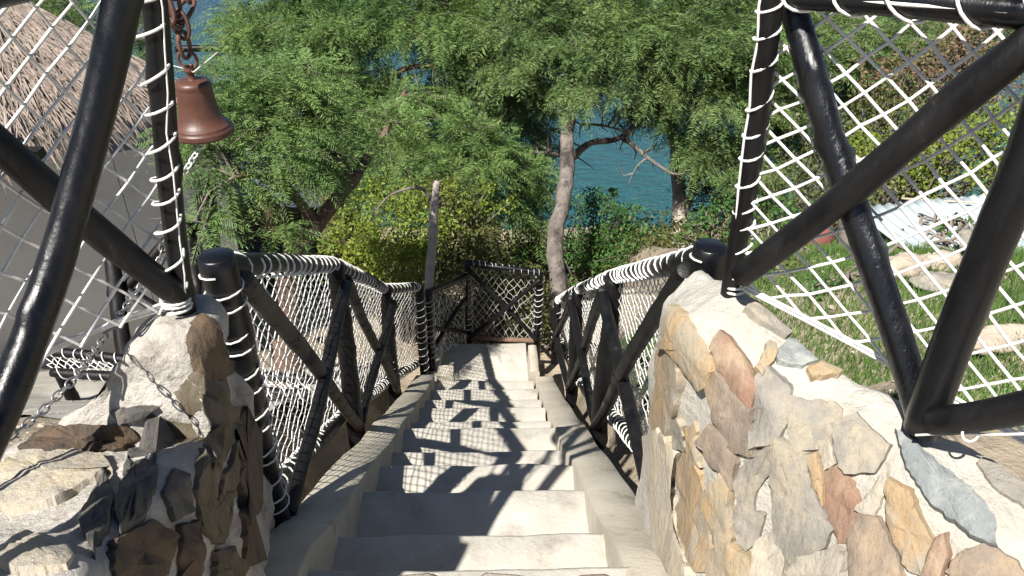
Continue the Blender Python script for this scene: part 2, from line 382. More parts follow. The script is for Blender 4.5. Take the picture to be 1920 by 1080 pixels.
kerb([(yl + .03, -4.02), (YE, -4.06)], LXa - .07, LXa - .003)
kerb([(yl + .06, -3.93), (yl + .5, -4.0)], LXb + .003, LXb + .08)
kerb([(yl - .02, -3.90), (yl + .11, -3.90)], LXa + .0, LXa + .13)
# stone-edged lip of the top landing
lip = []
def slab(poly, h, material, parent, name='stone', sink=.03, seed=0.0, bulge=.006):
    """poly: closed list of Vectors (roughly planar); raised slab with rounded rim"""
    n = len(poly); c = sum(poly, Vector()) / n
    nr = Vector()
    for i in range(n): nr += (poly[i] - c).cross(poly[(i + 1) % n] - c)
    nr.normalize()
    return nr

# ------------------------------------------------------------------ stone walls
def make_wall(stations, nu=44, rough=.02, seed=1.0, flip=False, extra=None):
    """stations: list of section point lists (inner foot ... outer foot). Returns MB with a displaced skin"""
    ns = len(stations); m_ = len(stations[0])
    rows = []
    per = nu // (ns - 1)
    for si in range(ns - 1):
        for k in range(per + (1 if si == ns - 2 else 0)):
            t = k / per; sec = [lerp(Vector(a), Vector(b_), t) for a, b_ in zip(stations[si], stations[si + 1])]
            row = []
            for q in range(m_ - 1):
                nn = 9
                for e in range(nn): row.append(lerp(sec[q], sec[q + 1], e / nn))
            row.append(sec[-1]); rows.append(row)
    # light smoothing then noise
    for _ in range(3):
        new = [list(r_) for r_ in rows]
        for i in range(len(rows)):
            for j in range(1, len(rows[0]) - 1):
                a = rows[i][j - 1] + rows[i][j + 1]
                new[i][j] = rows[i][j] * .5 + a * .25
        rows = new
    H, Wd = len(rows), len(rows[0])
    out = [list(r_) for r_ in rows]
    for i in range(H):
        for j in range(Wd):
            du = rows[min(i + 1, H - 1)][j] - rows[max(i - 1, 0)][j]; dv = rows[i][min(j + 1, Wd - 1)] - rows[i][max(j - 1, 0)]
            nr = du.cross(dv)
            if nr.length > 1e-9: nr.normalize()
            if flip: nr = -nr
            p = rows[i][j]
            d = rough * (nz(p, 5, seed) + .7 * nz(p, 12, seed + 3) + .45 * nz(p, 27, seed + 5))
            if extra: d += extra(p)
            out[i][j] = p + nr * d
    mb = MB(); mb.grid(out)
    if flip: mb.f = [tuple(reversed(f)) for f in mb.f]
    # end caps
    for rw, rv in ((out[0], flip), (out[-1], not flip)):
        c = sum(rw, Vector()) / len(rw); vs = rw + [c]; k = len(rw)
        fs = [(i, i + 1, k) for i in range(k - 1)]
        mb.add(vs, fs if rv else [tuple(reversed(f)) for f in fs])
    return mb

def stones_on(mbwall, polys, parent, sx, sy, sc, hh=(.008, .020), grow=1.13, flat=.6):
    bvh = BVHTree.FromPolygons([tuple(v) for v in mbwall.v], mbwall.f)
    for idx, (mk, pts) in enumerate(polys):
        rg = random.Random(idx * 7 + int(sx)); P = []; NN = []
        cx_ = sum(p[0] for p in pts) / len(pts); cy_ = sum(p[1] for p in pts) / len(pts); g_ = grow
        px = [(sx + (cx_ + (a - cx_) * g_) / sc, sy + (cy_ + (b_ - cy_) * g_) / sc) for a, b_ in pts]
        fine = []
        k = len(px)
        for i in range(k):
            a = px[i]; b_ = px[(i + 1) % k]; ln = math.hypot(b_[0] - a[0], b_[1] - a[1]); q = max(2, int(ln / 9))
            for e in range(q):
                t = e / q; j = 2.4
                fine.append((lerp(a[0], b_[0], t) + rg.uniform(-j, j), lerp(a[1], b_[1], t) + rg.uniform(-j, j)))
        for x, y in fine:
            d = ray(x, y); h = bvh.ray_cast(Vector((0, 0, 0)), d.normalized(), 6)
            if h[0] is not None: P.append(h[0]); NN.append(h[1])
        if len(P) < 5: continue
        # drop hits that fall far behind the stone
        md_ = sorted(p.length for p in P)[len(P) // 2]
        keep = [i for i, p in enumerate(P) if abs(p.length - md_) < .22]
        P = [P[i] for i in keep]; NN = [NN[i] for i in keep]
        n = len(P); c = sum(P, Vector()) / n
        nr = Vector()
        for i in range(n): nr += (P[i] - c).cross(P[(i + 1) % n] - c)
        nr.normalize()
        if nr.dot(-c) < 0: nr = -nr; P.reverse()
        # flatten rim on a plane, slightly tilted
        P = [p - nr * ((p - c).dot(nr) * flat) for p in P]
        h = rg.uniform(*hh); sd_ = rg.uniform(0, 60)
        tl = Vector((rg.uniform(-1, 1), rg.uniform(-1, 1), rg.uniform(-1, 1))) * .05
        def top(p, ins, hgt):
            q = c + (p - c) * ins
            hit = bvh.ray_cast(q + nr * .12, -nr, .3)
            lift = max(0., .12 - hit[3]) if hit[0] is not None else 0.
            if hgt < .0001: lift = 0
            return q + nr * (lift + hgt + min(.008, abs((q - c).dot(tl))) + .004 * nz(q, 14, sd_) + .004 * nz(q, 40, sd_) + .006 * round(2.2 * nz(q, 9, sd_ + 4)) / 2.2)
        vs = [p - nr * .05 for p in P] + [top(p, 1.0, h * .55) for p in P] + [top(p, .985, h * .92) for p in P] + [top(p, .90, h) for p in P] + [top(p, .62, h * 1.08) for p in P] + [top(p, .3, h * 1.1) for p in P] + [top(c, 1, h * 1.1)]
        fs = []
        for lv in range(5):
            for i in range(n): fs.append((lv * n + i, lv * n + (i + 1) % n, (lv + 1) * n + (i + 1) % n, (lv + 1) * n + i))
        for i in range(n): fs.append((5 * n + i, 5 * n + (i + 1) % n, 6 * n))
        mb = MB(); mb.add(vs, fs)
        o_ = mb.build('stone', M[mk], parent, smooth=True); o_.data.set_sharp_from_angle(angle=R(32))

# right wall ------------------------------------------------------
SR = [  # inner foot, mid, inner ridge, outer ridge, outer foot
    [(.46, 1.70, -1.98), (.415, 1.54, -1.35), (.375, 1.39, -.96), (.47, 1.44, -.87), (.57, 1.5, -1.7)],
    [(.44, 1.42, -1.80), (.41, 1.29, -1.25), (.375, 1.22, -.87), (.515, 1.30, -.83), (.66, 1.42, -1.7)],
    [(.43, 1.16, -1.62), (.46, 1.06, -1.25), (.49, 1.03, -.91), (.63, 1.11, -.865), (.80, 1.25, -1.7)],
    [(.46, .78, -1.60), (.56, .86, -1.25), (.64, .90, -.91), (.73, .97, -.87), (.92, 1.10, -1.7)],
    [(.52, .40, -1.60), (.63, .62, -1.25), (.74, .73, -.925), (.86, .83, -.88), (1.06, .97, -1.7)],
    [(.75, .0, -1.60), (.86, .3, -1.25), (.98, .45, -.935), (1.10, .56, -.89), (1.3, .72, -1.7)],
    [(1.2, -.5, -1.60), (1.28, -.2, -1.25), (1.40, -.05, -.95), (1.52, .08, -.90), (1.7, .25, -1.7)],
]
wr = thing('stone_wall', 'sunlit wall of grey and orange flagstones in white mortar, right of the stairs', 'stone wall', (.6, 1.0, -1.6))
mr = make_wall(SR, nu=60, rough=.016, seed=2.3)
mr.build('mortar_core', M['mortar'], wr)
PR = [
 ('s_tan', [(135,230),(160,180),(200,200),(240,280),(290,360),(285,420),(265,435),(190,370),(140,300)]),
 ('s_rust', [(288,310),(320,265),(350,285),(400,350),(435,430),(420,500),(370,455),(310,380)]),
 ('s_orange', [(85,560),(100,450),(110,340),(130,295),(160,350),(185,430),(160,520),(135,605)]),
 ('s_brown', [(285,450),(310,400),(340,420),(425,510),(428,655),(365,645),(305,540)]),
 ('s_tan', [(425,380),(465,295),(490,310),(488,350),(440,410)]),
 ('s_grey', [(425,520),(430,430),(475,380),(545,440),(548,540),(500,620),(430,635)]),
 ('s_grey', [(545,480),(590,490),(690,500),(715,525),(690,600),(640,640),(565,655),(545,600)]),
 ('s_grey', [(700,570),(770,540),(820,590),(880,640),(830,720),(740,728),(705,660)]),
 ('s_slate', [(915,618),(950,630),(1050,720),(1140,790),(1210,880),(1220,970),(1150,940),(1020,840),(950,730)]),
 ('s_rust', [(672,760),(690,720),(735,715),(770,800),(785,850),(745,955),(715,950),(680,850)]),
 ('s_orange', [(880,800),(890,760),(960,800),(985,880),(1030,960),(1000,1070),(940,1030),(890,920)]),
 ('s_grey', [(500,680),(515,620),(560,650),(615,680),(635,800),(688,900),(660,960),(560,1005),(510,920),(500,790)]),
 ('s_grey', [(370,760),(400,690),(490,635),(485,720),(430,800),(425,855),(380,830)]),
 ('s_pale', [(45,760),(55,650),(120,610),(178,680),(150,760),(170,880),(205,1010),(225,1080),(150,1040),(80,930)]),
 ('s_orange', [(182,760),(200,680),(240,720),(260,800),(280,900),(278,1040),(230,1040),(190,920)]),
 ('s_brown', [(262,620),(290,575),(340,610),(370,690),(355,770),(300,700)]),
 ('s_tan', [(272,800),(330,740),(352,790),(358,950),(320,975),(285,880)]),
 ('s_grey', [(364,870),(380,830),(430,860),(460,870),(440,950),(405,980),(370,940)]),
 ('s_brown', [(760,960),(790,875),(850,890),(885,940),(930,1080),(770,1080)]),
 ('s_rust', [(1005,1070),(1040,965),(1075,940),(1085,1010),(1060,1080)]),
 ('s_brown', [(1085,1060),(1130,1000),(1200,975),(1290,1020),(1332,1080),(1100,1080)]),
 ('s_slate', [(495,330),(540,295),(610,300),(640,350),(580,375),(505,365)]),
 ('s_grey', [(390,190),(450,150),(540,185),(555,240),(520,275),(440,230)]),
 ('s_orange', [(640,270),(700,290),(765,330),(770,355),(700,330)]),
 ('s_tan', [(600,390),(690,355),(760,360),(700,410),(620,420)]),
 ('s_grey', [(745,430),(770,390),(808,402),(815,435)]),
 ('s_orange', [(812,405),(870,390),(895,430),(830,425)]),
 ('s_grey', [(1180,710),(1230,680),(1332,770),(1332,850),(1240,790)]),
 ('s_tan', [(285,995),(350,965),(418,1010),(423,1080),(290,1080)]),
 ('s_orange', [(618,670),(650,660),(668,720),(668,830),(642,760)]),
 ('s_tan', [(203,590),(230,565),(240,640),(252,700),(218,680)]),
 ('s_pale', [(562,1060),(590,1010),(700,980),(740,1000),(720,1080),(570,1080)]),
 ('s_grey', [(160,560),(180,540),(203,600),(200,650),(170,640)]),
 ('s_pale', [(440,960),(500,935),(540,1000),(530,1080),(430,1080)]),
 ('s_pale', [(645,625),(690,612),(705,690),(672,715)]),
 ('s_pale', [(785,850),(850,760),(878,705),(870,800),(830,880)]),
]
stones_on(mr, PR, wr, 1180, 480, 1.8)

# left wall ------------------------------------------------------
SL = [  # outer foot, outer ridge, inner ridge, mid, inner foot
    [(-.74, 1.40, -1.8), (-.68, 1.34, -.95), (-.60, 1.36, -.93), (-.60, 1.42, -1.35), (-.61, 1.48, -2.0)],
    [(-.76, 1.26, -1.75), (-.675, 1.23, -.87), (-.545, 1.25, -.84), (-.585, 1.32, -1.25), (-.59, 1.36, -1.95)],
    [(-.78, 1.13, -1.7), (-.685, 1.115, -.87), (-.545, 1.13, -.86), (-.545, 1.17, -1.25), (-.555, 1.22, -1.9)],
    [(-1.06, 1.08, -1.7), (-.90, 1.05, -1.03), (-.52, 1.08, -1.04), (-.515, 1.06, -1.3), (-.505, 1.08, -1.85)],
    [(-1.12, .86, -1.7), (-.96, .84, -1.0), (-.545, .80, -.88), (-.515, .84, -1.25), (-.49, .9, -1.8)],
    [(-1.2, .5, -1.7), (-1.00, .55, -.96), (-.50, .55, -.78), (-.49, .6, -1.2), (-.48, .6, -1.75)],
    [(-1.3, -.4, -1.7), (-1.15, -.4, -.90), (-.50, -.4, -.74), (-.49, -.4, -1.2), (-.48, -.4, -1.7)],
]
wl = thing('stone_wall', 'rough wall of pale mortar and brown rocks, left of the stairs under the bell', 'stone wall', (-.75, 1.0, -1.6))
ml = make_wall(SL, nu=66, rough=.030, seed=9.1)
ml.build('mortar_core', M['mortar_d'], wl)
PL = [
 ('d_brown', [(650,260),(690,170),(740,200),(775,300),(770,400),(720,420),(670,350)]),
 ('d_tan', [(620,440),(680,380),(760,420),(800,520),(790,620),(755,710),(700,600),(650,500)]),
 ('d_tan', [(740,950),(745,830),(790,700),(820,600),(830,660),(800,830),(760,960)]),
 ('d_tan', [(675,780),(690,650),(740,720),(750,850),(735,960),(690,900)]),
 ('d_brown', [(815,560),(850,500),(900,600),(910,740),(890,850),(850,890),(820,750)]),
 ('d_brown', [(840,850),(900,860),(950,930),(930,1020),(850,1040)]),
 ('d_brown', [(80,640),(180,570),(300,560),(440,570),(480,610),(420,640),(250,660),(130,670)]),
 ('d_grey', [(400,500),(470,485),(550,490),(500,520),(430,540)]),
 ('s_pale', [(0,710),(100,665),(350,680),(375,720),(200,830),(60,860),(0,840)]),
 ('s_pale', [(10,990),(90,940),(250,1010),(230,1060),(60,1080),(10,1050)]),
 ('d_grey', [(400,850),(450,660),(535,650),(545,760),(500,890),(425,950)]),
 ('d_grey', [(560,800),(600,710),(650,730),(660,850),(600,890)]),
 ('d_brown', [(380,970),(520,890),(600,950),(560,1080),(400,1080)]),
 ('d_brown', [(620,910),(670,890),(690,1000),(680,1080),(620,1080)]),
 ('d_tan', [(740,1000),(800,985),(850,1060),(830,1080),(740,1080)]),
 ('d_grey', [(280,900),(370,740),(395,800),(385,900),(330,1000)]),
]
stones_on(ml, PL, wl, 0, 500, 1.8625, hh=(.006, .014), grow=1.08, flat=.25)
# stones set in the lip of the top landing
lipm = MB()
for (a, b_, mk) in ((868, 1015, 's_pale'), (1055, 1165, 's_brown'), (700, 850, 's_grey')):
    p0 = atZ(a, 1062, -1.60); p1 = atZ(b_, 1062, -1.60)
    poly = []
    for k in range(14):
        t = 2 * math.pi * k / 14
        x = lerp(p0.x, p1.x, .5) + math.copysign(abs(math.cos(t)) ** .6, math.cos(t)) * (p1.x - p0.x) / 2
        y = p0.y - .135 + math.copysign(abs(math.sin(t)) ** .6, math.sin(t)) * .11 + .012 * nz((x, t, 0), 9, a)
        poly.append(Vector((x, y, -1.60)))
    c = sum(poly, Vector()) / 14
    vs = [p + Vector((0, 0, -.06)) for p in poly] + [p + Vector((0, 0, .004)) for p in poly] + [c + (p - c) * .93 + Vector((0, 0, .009)) for p in poly] + [c + (p - c) * .5 + Vector((0, 0, .011 + .006 * nz(p, 9))) for p in poly] + [c + Vector((0, 0, .012))]
    fs = [(l * 14 + i, l * 14 + (i + 1) % 14, (l + 1) * 14 + (i + 1) % 14, (l + 1) * 14 + i) for l in range(3) for i in range(14)] + [(42 + i, 42 + (i + 1) % 14, 56) for i in range(14)]
    q = MB(); q.add(vs, fs); q.build('edge_stone', M[mk], st)

# ------------------------------------------------------------------ nets and fences
def net(mb, patch, nu, nv, r, jit=.004, knot=1.45, skip=None):
    P = {}
    for j in range(nv + 1):
        for i in range(nu + 1):
            if (i + j) % 2: continue
            p = patch(i / nu, j / nv)
            P[i, j] = p + Vector((rnd.gauss(0, jit), rnd.gauss(0, jit), rnd.gauss(0, jit)))
    for (i, j), p in P.items():
        for di in (-1, 1):
            q = P.get((i + di, j + 1))
            if q is not None:
                if (p - q).length < .4:
                    mb.tube([p, q], r * rnd.uniform(.9, 1.1), n=5, cap=False)
        if knot:
            k = r * knot
            mb.add([p + Vector(d) * k for d in ((1, 0, 0), (-1, 0, 0), (0, 1, 0), (0, -1, 0), (0, 0, 1), (0, 0, -1))],
                   [(0, 2, 4), (2, 1, 4), (1, 3, 4), (3, 0, 4), (2, 0, 5), (1, 2, 5), (3, 1, 5), (0, 3, 5)])
def bil(A, B, C, D, bulge=0.0, nrm=Vector((1, 0, 0))):  # A top-left B top-right C bottom-right D bottom-left
    def f(u, v):
        p = lerp(lerp(A, B, u), lerp(D, C, u), v)
        return p + nrm * (bulge * math.sin(math.pi * u) * math.sin(math.pi * v))
    return f
def wraps(parent, p0, p1, rad, r, step_, t0=0.0, t1=1.0, tilt=.12):
    mb = MB(); p0 = Vector(p0); p1 = Vector(p1); ax = (p1 - p0); L_ = ax.length * (t1 - t0); n = max(2, int(L_ / step_))
    ax.normalize(); u = ax.cross(Vector((0, 0, 1)) if abs(ax.z) < .9 else Vector((1, 0, 0))).normalized(); w_ = ax.cross(u)
    m_ = 14; pts = []; ph = rnd.uniform(0, 6.28); jit = [rnd.uniform(-.28, .28) for _ in range(n + 2)]
    for i in range(n * m_ + 1):
        k = i / m_; a = 2 * math.pi * k + ph; f = k - int(k)
        e = (int(k) + (f * f * (3 - 2 * f) * .75 + f * .25) + lerp(jit[int(k)], jit[int(k) + 1], f)) / n
        pts.append(lerp(p0, p1, clamp(t0 + (t1 - t0) * e, t0 - .02, t1 + .02)) + (u * math.cos(a) + w_ * math.sin(a)) * (rad + r * .6 + .0015 * math.sin(3 * a + k)))
    mb.tube(pts, r, n=5)
    return mb.build('rope_lashing', M['rope'], parent)
def thread(mb, p0, p1, off, r):
    mb.tube([lerp(p0, p1, t) + off + Vector((rnd.gauss(0, .002), rnd.gauss(0, .002), 0)) for t in np.linspace(0, 1, 12)], r, n=5)

# ---- stair railings
def railing(label, side, tops, x_out, bays, group, weather_first, post_base):
    """tops: post tops; built in order down the stairs"""
    t = thing('stair_railing', label, 'railing', (tops[0].x, tops[0].y, post_base(tops[0])), group)
    bases = []
    for k, p in enumerate(tops):
        zb = post_base(p)
        bases.append(Vector((p.x, p.y, zb)))
        r_ = .043 if k == 0 else (.044 if k < 3 else .036)
        q = MB(); q.pole((p.x, p.y, zb - .12), (p.x, p.y, p.z), r_, r_ * (1.0 if k == 0 else .93), knots=2, bend=.006); q.build('post', M['black'] if k == 0 else M['black2'], t)
    lash = MB(); nt_ = MB()
    o = Vector((side * .015, 0, 0))      # net side is the outer side
    for k in range(len(tops) - 1):
        a, b_ = tops[k], tops[k + 1]; A = bases[k]; B = bases[k + 1]
        ra = a + Vector((0, 0, -.028 if k == 0 else .012)); rb = b_ + Vector((0, 0, .012))
        q = MB(); q.pole(ra, rb, .031, .029, knots=2, bend=.006); q.build('top_rail', M['black2'], t)
        ba = A + Vector((side * .055, 0, .10)); bb = B + Vector((side * .055, 0, .10))
        q = MB(); q.pole(ba, bb, .031, .028, knots=2, bend=.01); q.build('bottom_rail', M['black2'], t)
        n_ = max(6, int((rb - ra).length / .030))
        wraps(t, ra, rb, .031, .0036, .092, .05, .97, tilt=.3)
        wraps(t, ba, bb, .031, .0030, .075, .02, .98, tilt=.4)
        if k in bays:
            i_ = Vector((-side * .036, 0, 0))
            q = MB(); q.pole(a + i_ + Vector((0, .04, -.09)), B + i_ * .8 + Vector((0, -.03, .05)), .027, .025, knots=4, bend=.008); q.build('brace', M['weather'] if weather_first else M['black2'], t)
            q = MB(); q.pole(b_ + i_ * 1.5 + Vector((0, -.05, -.06)), A + i_ * .7 + Vector((0, .03, .03)), .027, .023, knots=4, bend=.009); q.build('brace', M['black2'], t)
        L_ = (rb - ra).length
        nu = max(6, int(L_ / .043)); nv = max(8, int((a.z - A.z) / .030))
        net(nt_, bil(ra + o * 1.2, rb + o * 1.2, bb + o, ba + o, .012, Vector((side, 0, 0))), nu, nv, .0021, jit=.0028, knot=0)
    a, A = tops[0], bases[0]
    wraps(t, A + Vector((0, 0, .1)), a + Vector((0, 0, -.02)), .0435, .0028, .062, tilt=.16)
    for k in range(1, len(tops)):
        if k >= 3 or side < 0 and k == 2: wraps(t, bases[k], tops[k], .038, .0022, .06, .05, .9, tilt=.25)
    nt_.build('rope_net', M['rope'], t)
    return t, bases
PLt = [atY(405, 480, 1.53), atY(627, 500, 2.87), atY(722, 545, 4.10), atY(786, 540, 4.86)]
for p in PLt: print('left post', tuple(round(c, 3) for c in p), 'base', nose(p.y))
railing('left stair railing, its big round front post tied with white rope rings below the bell', -1, PLt, 0, (0, 1), None, True, lambda p: nose(p.y) + .02)
PRt = [atY(1333, 462, 1.55), atY(1152, 522, 2.92), atY(1085, 545, 4.22), atY(1046, 566, 5.35)]
for p in PRt: print('right post', tuple(round(c, 3) for c in p), 'base', nose(p.y))
railing('right stair railing of thick dark posts, its top rail closely wound with white rope', 1, PRt, 0, (0, 1, 2), None, False, lambda p: nose(p.y) + .0)

# ---- landing fence at the foot
fl = thing('landing_fence', 'black pole fence with crossed braces and rope net closing the foot of the stairs', 'fence', (0, 5.6, -4.3))
F1 = atY(876, 492, 5.62); F2 = atY(1012, 512, 5.55); F0 = atY(803, 545, 4.98)
FB = lambda p: Vector((p.x, p.y, terrain(p.x, p.y) + .02))
lash = MB(); nt_ = MB()
for p, zb in ((F0, -4.05), (F1, -4.28), (F2, -4.28)):
    q = MB(); q.pole((p.x, p.y, zb - .15), p, .036, .033, knots=1); q.build('post', M['black'], fl)
    wraps(fl, (p.x, p.y, zb + .1), p, .035, .0024, .055, .05, .95, tilt=.2)
def panel(p, q_, za, zb, name='top_rail'):
    r_ = MB(); r_.pole(p + Vector((0, 0, .0)), q_ + Vector((0, 0, 0)), .027, knots=1); r_.build('top_rail', M['black'], fl)
panel(F1, F2, 0, 0); panel(F0 + Vector((0, 0, -.02)), F1 + Vector((0, 0, -.12)), 0, 0)
b1 = Vector((F1.x, F1.y, -4.18)); b2 = Vector((F2.x, F2.y, -4.18)); b0 = Vector((F0.x, F0.y, -3.95))
for a, b_ in ((F1 + Vector((0, -.04, -.03)), b2 + Vector((0, -.04, .03))), (b1 + Vector((0, -.06, .03)), F2 + Vector((0, -.06, -.03))), (F0 + Vector((0, 0, -.35)), b1 + Vector((-.02, 0, .05))), (b0 + Vector((0, 0, .1)), F1 + Vector((-.02, 0, -.35)))):
    q = MB(); q.pole(a, b_, .021, .019, knots=1); q.build('brace', M['black2'], fl)
q = MB(); q.pole(b1, b2, .022); q.build('bottom_rail', M['barkb'], fl)
net(nt_, bil(F1 + Vector((0, .03, 0)), F2 + Vector((0, .03, 0)), b2 + Vector((0, .03, 0)), b1 + Vector((0, .03, 0)), .05, Vector((0, 1, 0))), 20, 16, .0014, jit=.008, knot=0)
net(nt_, bil(F0, F1 + Vector((0, 0, -.12)), b1, b0, .05, Vector((-1, 0, 0))), 24, 16, .0014, jit=.008, knot=0)
wraps(fl, F1, F2, .027, .002, .05, tilt=.2)
nt_.build('rope_net', M['rope'], fl)

# ---- upper left fence
ul = thing('rope_fence', 'black pole fence with wide rope net beside the bell, on the left wall', 'rope fence', (-.66, 1.2, -.85))
L1b = atY(336, 585, 1.20); L1t = atY(279, -20, 1.27)
top = L1t + (L1t - L1b) * .30
L1t2 = L1b + (top - L1b)
q = MB(); q.pole(L1b + Vector((0, 0, -.12)), top, .0205, .0195, knots=3, bend=.01, seed=3.3); q.build('post', M['black'], ul)
Atop = atY(242, -60, 1.14); Amid = atD(108, 480, 1.10); Abot = atD(-60, 900, 1.0)
q = MB()
# pole A slightly curved: three control points
def curved_pole(mb, pts, r0, r1, seed, n=14, seg=46, knots=3):
    P = [Vector(p) for p in pts]
    C = []
    for i in range(seg + 1):
        t = i / seg
        a = (1 - t) * (1 - t); c_ = t * t; b_ = 2 * t * (1 - t)
        mid = P[1] * 2 - (P[0] + P[2]) * .5
        C.append(P[0] * a + mid * b_ + P[2] * c_)
    rg = random.Random(seed); kn = [(rg.random(), rg.uniform(0, 6.28), rg.uniform(.15, .32)) for _ in range(knots)]
    L_ = (P[2] - P[0]).length; vs = []; u = None
    for i, c in enumerate(C):
        t = i / seg; tn = (C[min(i + 1, seg)] - C[max(i - 1, 0)]).normalized()
        if u is None: u = tn.cross(Vector((.2, .1, 1))).normalized()
        u = (u - tn * u.dot(tn)).normalized(); w_ = tn.cross(u); r = lerp(r0, r1, t) * (1 + .07 * noise.noise(Vector((t * L_ * 8, seed, 0))))
        for j in range(n):
            a = 2 * math.pi * j / n
            rr = r * (1 + .05 * noise.noise(Vector((math.cos(a), math.sin(a), t * L_ * 5 + seed))))
            for kt, ka, kh in kn:
                dt = (t - kt) * L_ / r; da = (a - ka + math.pi) % (2 * math.pi) - math.pi
                rr += r * kh * math.exp(-dt * dt * 2.2 - da * da * 4)
            vs.append(c + (u * math.cos(a) + w_ * math.sin(a)) * rr)
    fs = [(i * n + j, i * n + (j + 1) % n, (i + 1) * n + (j + 1) % n, (i + 1) * n + j) for i in range(seg) for j in range(n)]
    fs += [tuple(reversed(range(n))), tuple(seg * n + j for j in range(n))]
    mb.add(vs, fs)
curved_pole(q, (Atop, Amid, Abot), .0245, .025, 5); q.build('brace', M['black'], ul)
q = MB(); q.pole(atD(-70, 215, 1.10), atD(338, 560, 1.43), .0265, .023, knots=2, bend=.008, seed=8.8); q.build('brace', M['black2'], ul)
L2t = Vector((-.80, .55, -.30)); L2b = Vector((-.77, .58, -1.0))
q = MB(); q.pole(L2b, L2t, .024); q.build('post', M['black'], ul)
rl0 = atD(-60, -12, 1.02); rl1 = atD(285, -75, 1.36)
q = MB(); q.pole(rl0, rl1, .027, .025, bend=.004); q.build('top_rail', M['black'], ul)
off = Vector((-.035, .02, 0))
q = MB(); q.pole(L2b + Vector((.0, 0, .03)), Vector((-.95, -.25, -.28)), .026); q.build('brace', M['black2'], ul)  # unseen next bay: braces and post added to shadow the wall top
q = MB(); q.pole(L2t + Vector((.03, 0, -.02)), Vector((-.95, -.25, -.92)), .026); q.build('brace', M['black'], ul)
q = MB(); q.pole(Vector((-.98, -.28, -1.05)), Vector((-1.0, -.28, -.22)), .026); q.build('post', M['black'], ul)
# net patch in space, from near top to the post
NT = [atD(-330, 40, .92), atD(284, -62, 1.37), atD(330, 575, 1.46), atD(-330, 1010, 1.06)]
nt_ = MB()
def lpatch(u, v):
    p = bil(*NT)(u, v)
    # gather the lower edge into a bundle near the post foot
    sag = .05 * math.sin(math.pi * u) * v
    return p + Vector((-.03 * math.sin(math.pi * u) * math.sin(math.pi * v), 0, sag))
net(nt_, lpatch, 16, 17, .0028, jit=.0012, knot=1.75)
# hem ropes
for k in range(3):
    nt_.tube([lerp(NT[2], NT[3], t) + Vector((-.03 * math.sin(math.pi * t), 0, .05 * math.sin(math.pi * t) + .006 * k + .004 * math.sin(9 * t + k))) for t in np.linspace(0, 1, 26)], .0032, n=6)
nt_.build('rope_net', M['rope'], ul)
lash = MB()
wraps(ul, L1b + Vector((0, 0, .035)), top, .0205, .0027, .055, .0, .95, tilt=.22)
thread(lash, L1b + Vector((0, 0, .02)), top, Vector((.019, -.012, 0)), .0016)
lash.build('tie_cord', M['rope'], ul); wraps(ul, L1b + Vector((0, 0, .012)), L1b + Vector((0, 0, .04)), .0225, .0032, .008)

# ---- upper right fence
ur = thing('rope_fence', 'black pole fence with a V of glossy poles and rope net, on the right wall', 'rope fence', (.45, 1.27, -.85))
R1b = atY(1376, 545, 1.27); R1t = atY(1450, -30, 1.25)
R1t = R1t + (R1t - R1b) * .04
q = MB(); q.pole(R1b + Vector((0, 0, -.10)), R1t, .0185, .0175, knots=3, seed=4.2); q.build('post', M['black2'], ur)
Vb = atD(1738, 782, 1.22); Vc = atD(1722, 768, 1.26)
Ct = atD(1487, 12, 1.25)
q = MB(); q.pole(Vc + (Vc - Ct) * .06, Ct, .0262, .022, knots=5, bend=.008, seed=6.1, n=24, seg=90, lump=.13); q.build('brace', M['blackr'], ur)
Dt = atD(1998, 110, .98)
q = MB(); q.pole(Vb + Vector((0, 0, -.03)), Dt, .0285, .0295, knots=4, bend=.006, seed=2.7, n=24); q.build('post', M['black'], ur)
E0 = atD(1388, 520, 1.43); E1 = atD(1965, 55, .99)
q = MB(); q.pole(E0, E1, .0225, .026, knots=4, bend=.014, seed=7.7, n=16); q.build('brace', M['black2'], ur)
G0 = atD(1752, 790, 1.19); G1 = atD(2120, 735, .95)
q = MB(); q.pole(G0, G1, .0225, .024, knots=2, bend=.01, seed=1.9, n=16); q.build('bottom_rail', M['black2'], ur)
T0 = atD(1440, -12, 1.23); T1 = atD(2080, 38, .95)
q = MB(); q.pole(T0, T1, .019, .024, knots=2, bend=.006, seed=5.9, n=16); q.build('top_rail', M['black'], ur)
lash = MB(); nt_ = MB()
wraps(ur, R1b + Vector((0, 0, .03)), R1t, .0185, .0025, .05, .0, .98, tilt=.3)
thread(lash, R1b + Vector((0, 0, .0)), R1t, Vector((-.0185, -.008, 0)), .0024); lash.build('tie_cord', M['rope'], ur); lash = MB()
wraps(ur, R1b + Vector((0, 0, .006)), R1b + Vector((0, 0, .026)), .0205, .003, .008)
wraps(ur, T0, T1, .0215, .0028, .085, .04, 1, tilt=.5)
thread(lash, T0, T1, Vector((0, -.022, .004)), .0028); lash.build('tie_cord', M['rope'], ur); lash = MB()
NR = [atD(1440, 0, 1.25), atD(2090, 45, .99), atD(2110, 950, 1.10), atD(1392, 545, 1.47)]
def rpatch(u, v):
    p = bil(*NR)(u, v)
    dip = .10 * v * v * math.sin(math.pi * clamp(u / .62)) if u < .62 else 0
    return p + Vector((.05, .05, 0)) * (.6 * math.sin(math.pi * u) + .1) + Vector((0, 0, -.02 * math.sin(math.pi * u) * v))
net(nt_, rpatch, 16, 21, .0029, jit=.0012, knot=1.75)
for k in range(2):
    nt_.tube([rpatch(t, 1.0) + Vector((0, 0, .008 * k)) for t in np.linspace(0, 1, 20)], .0032, n=6)
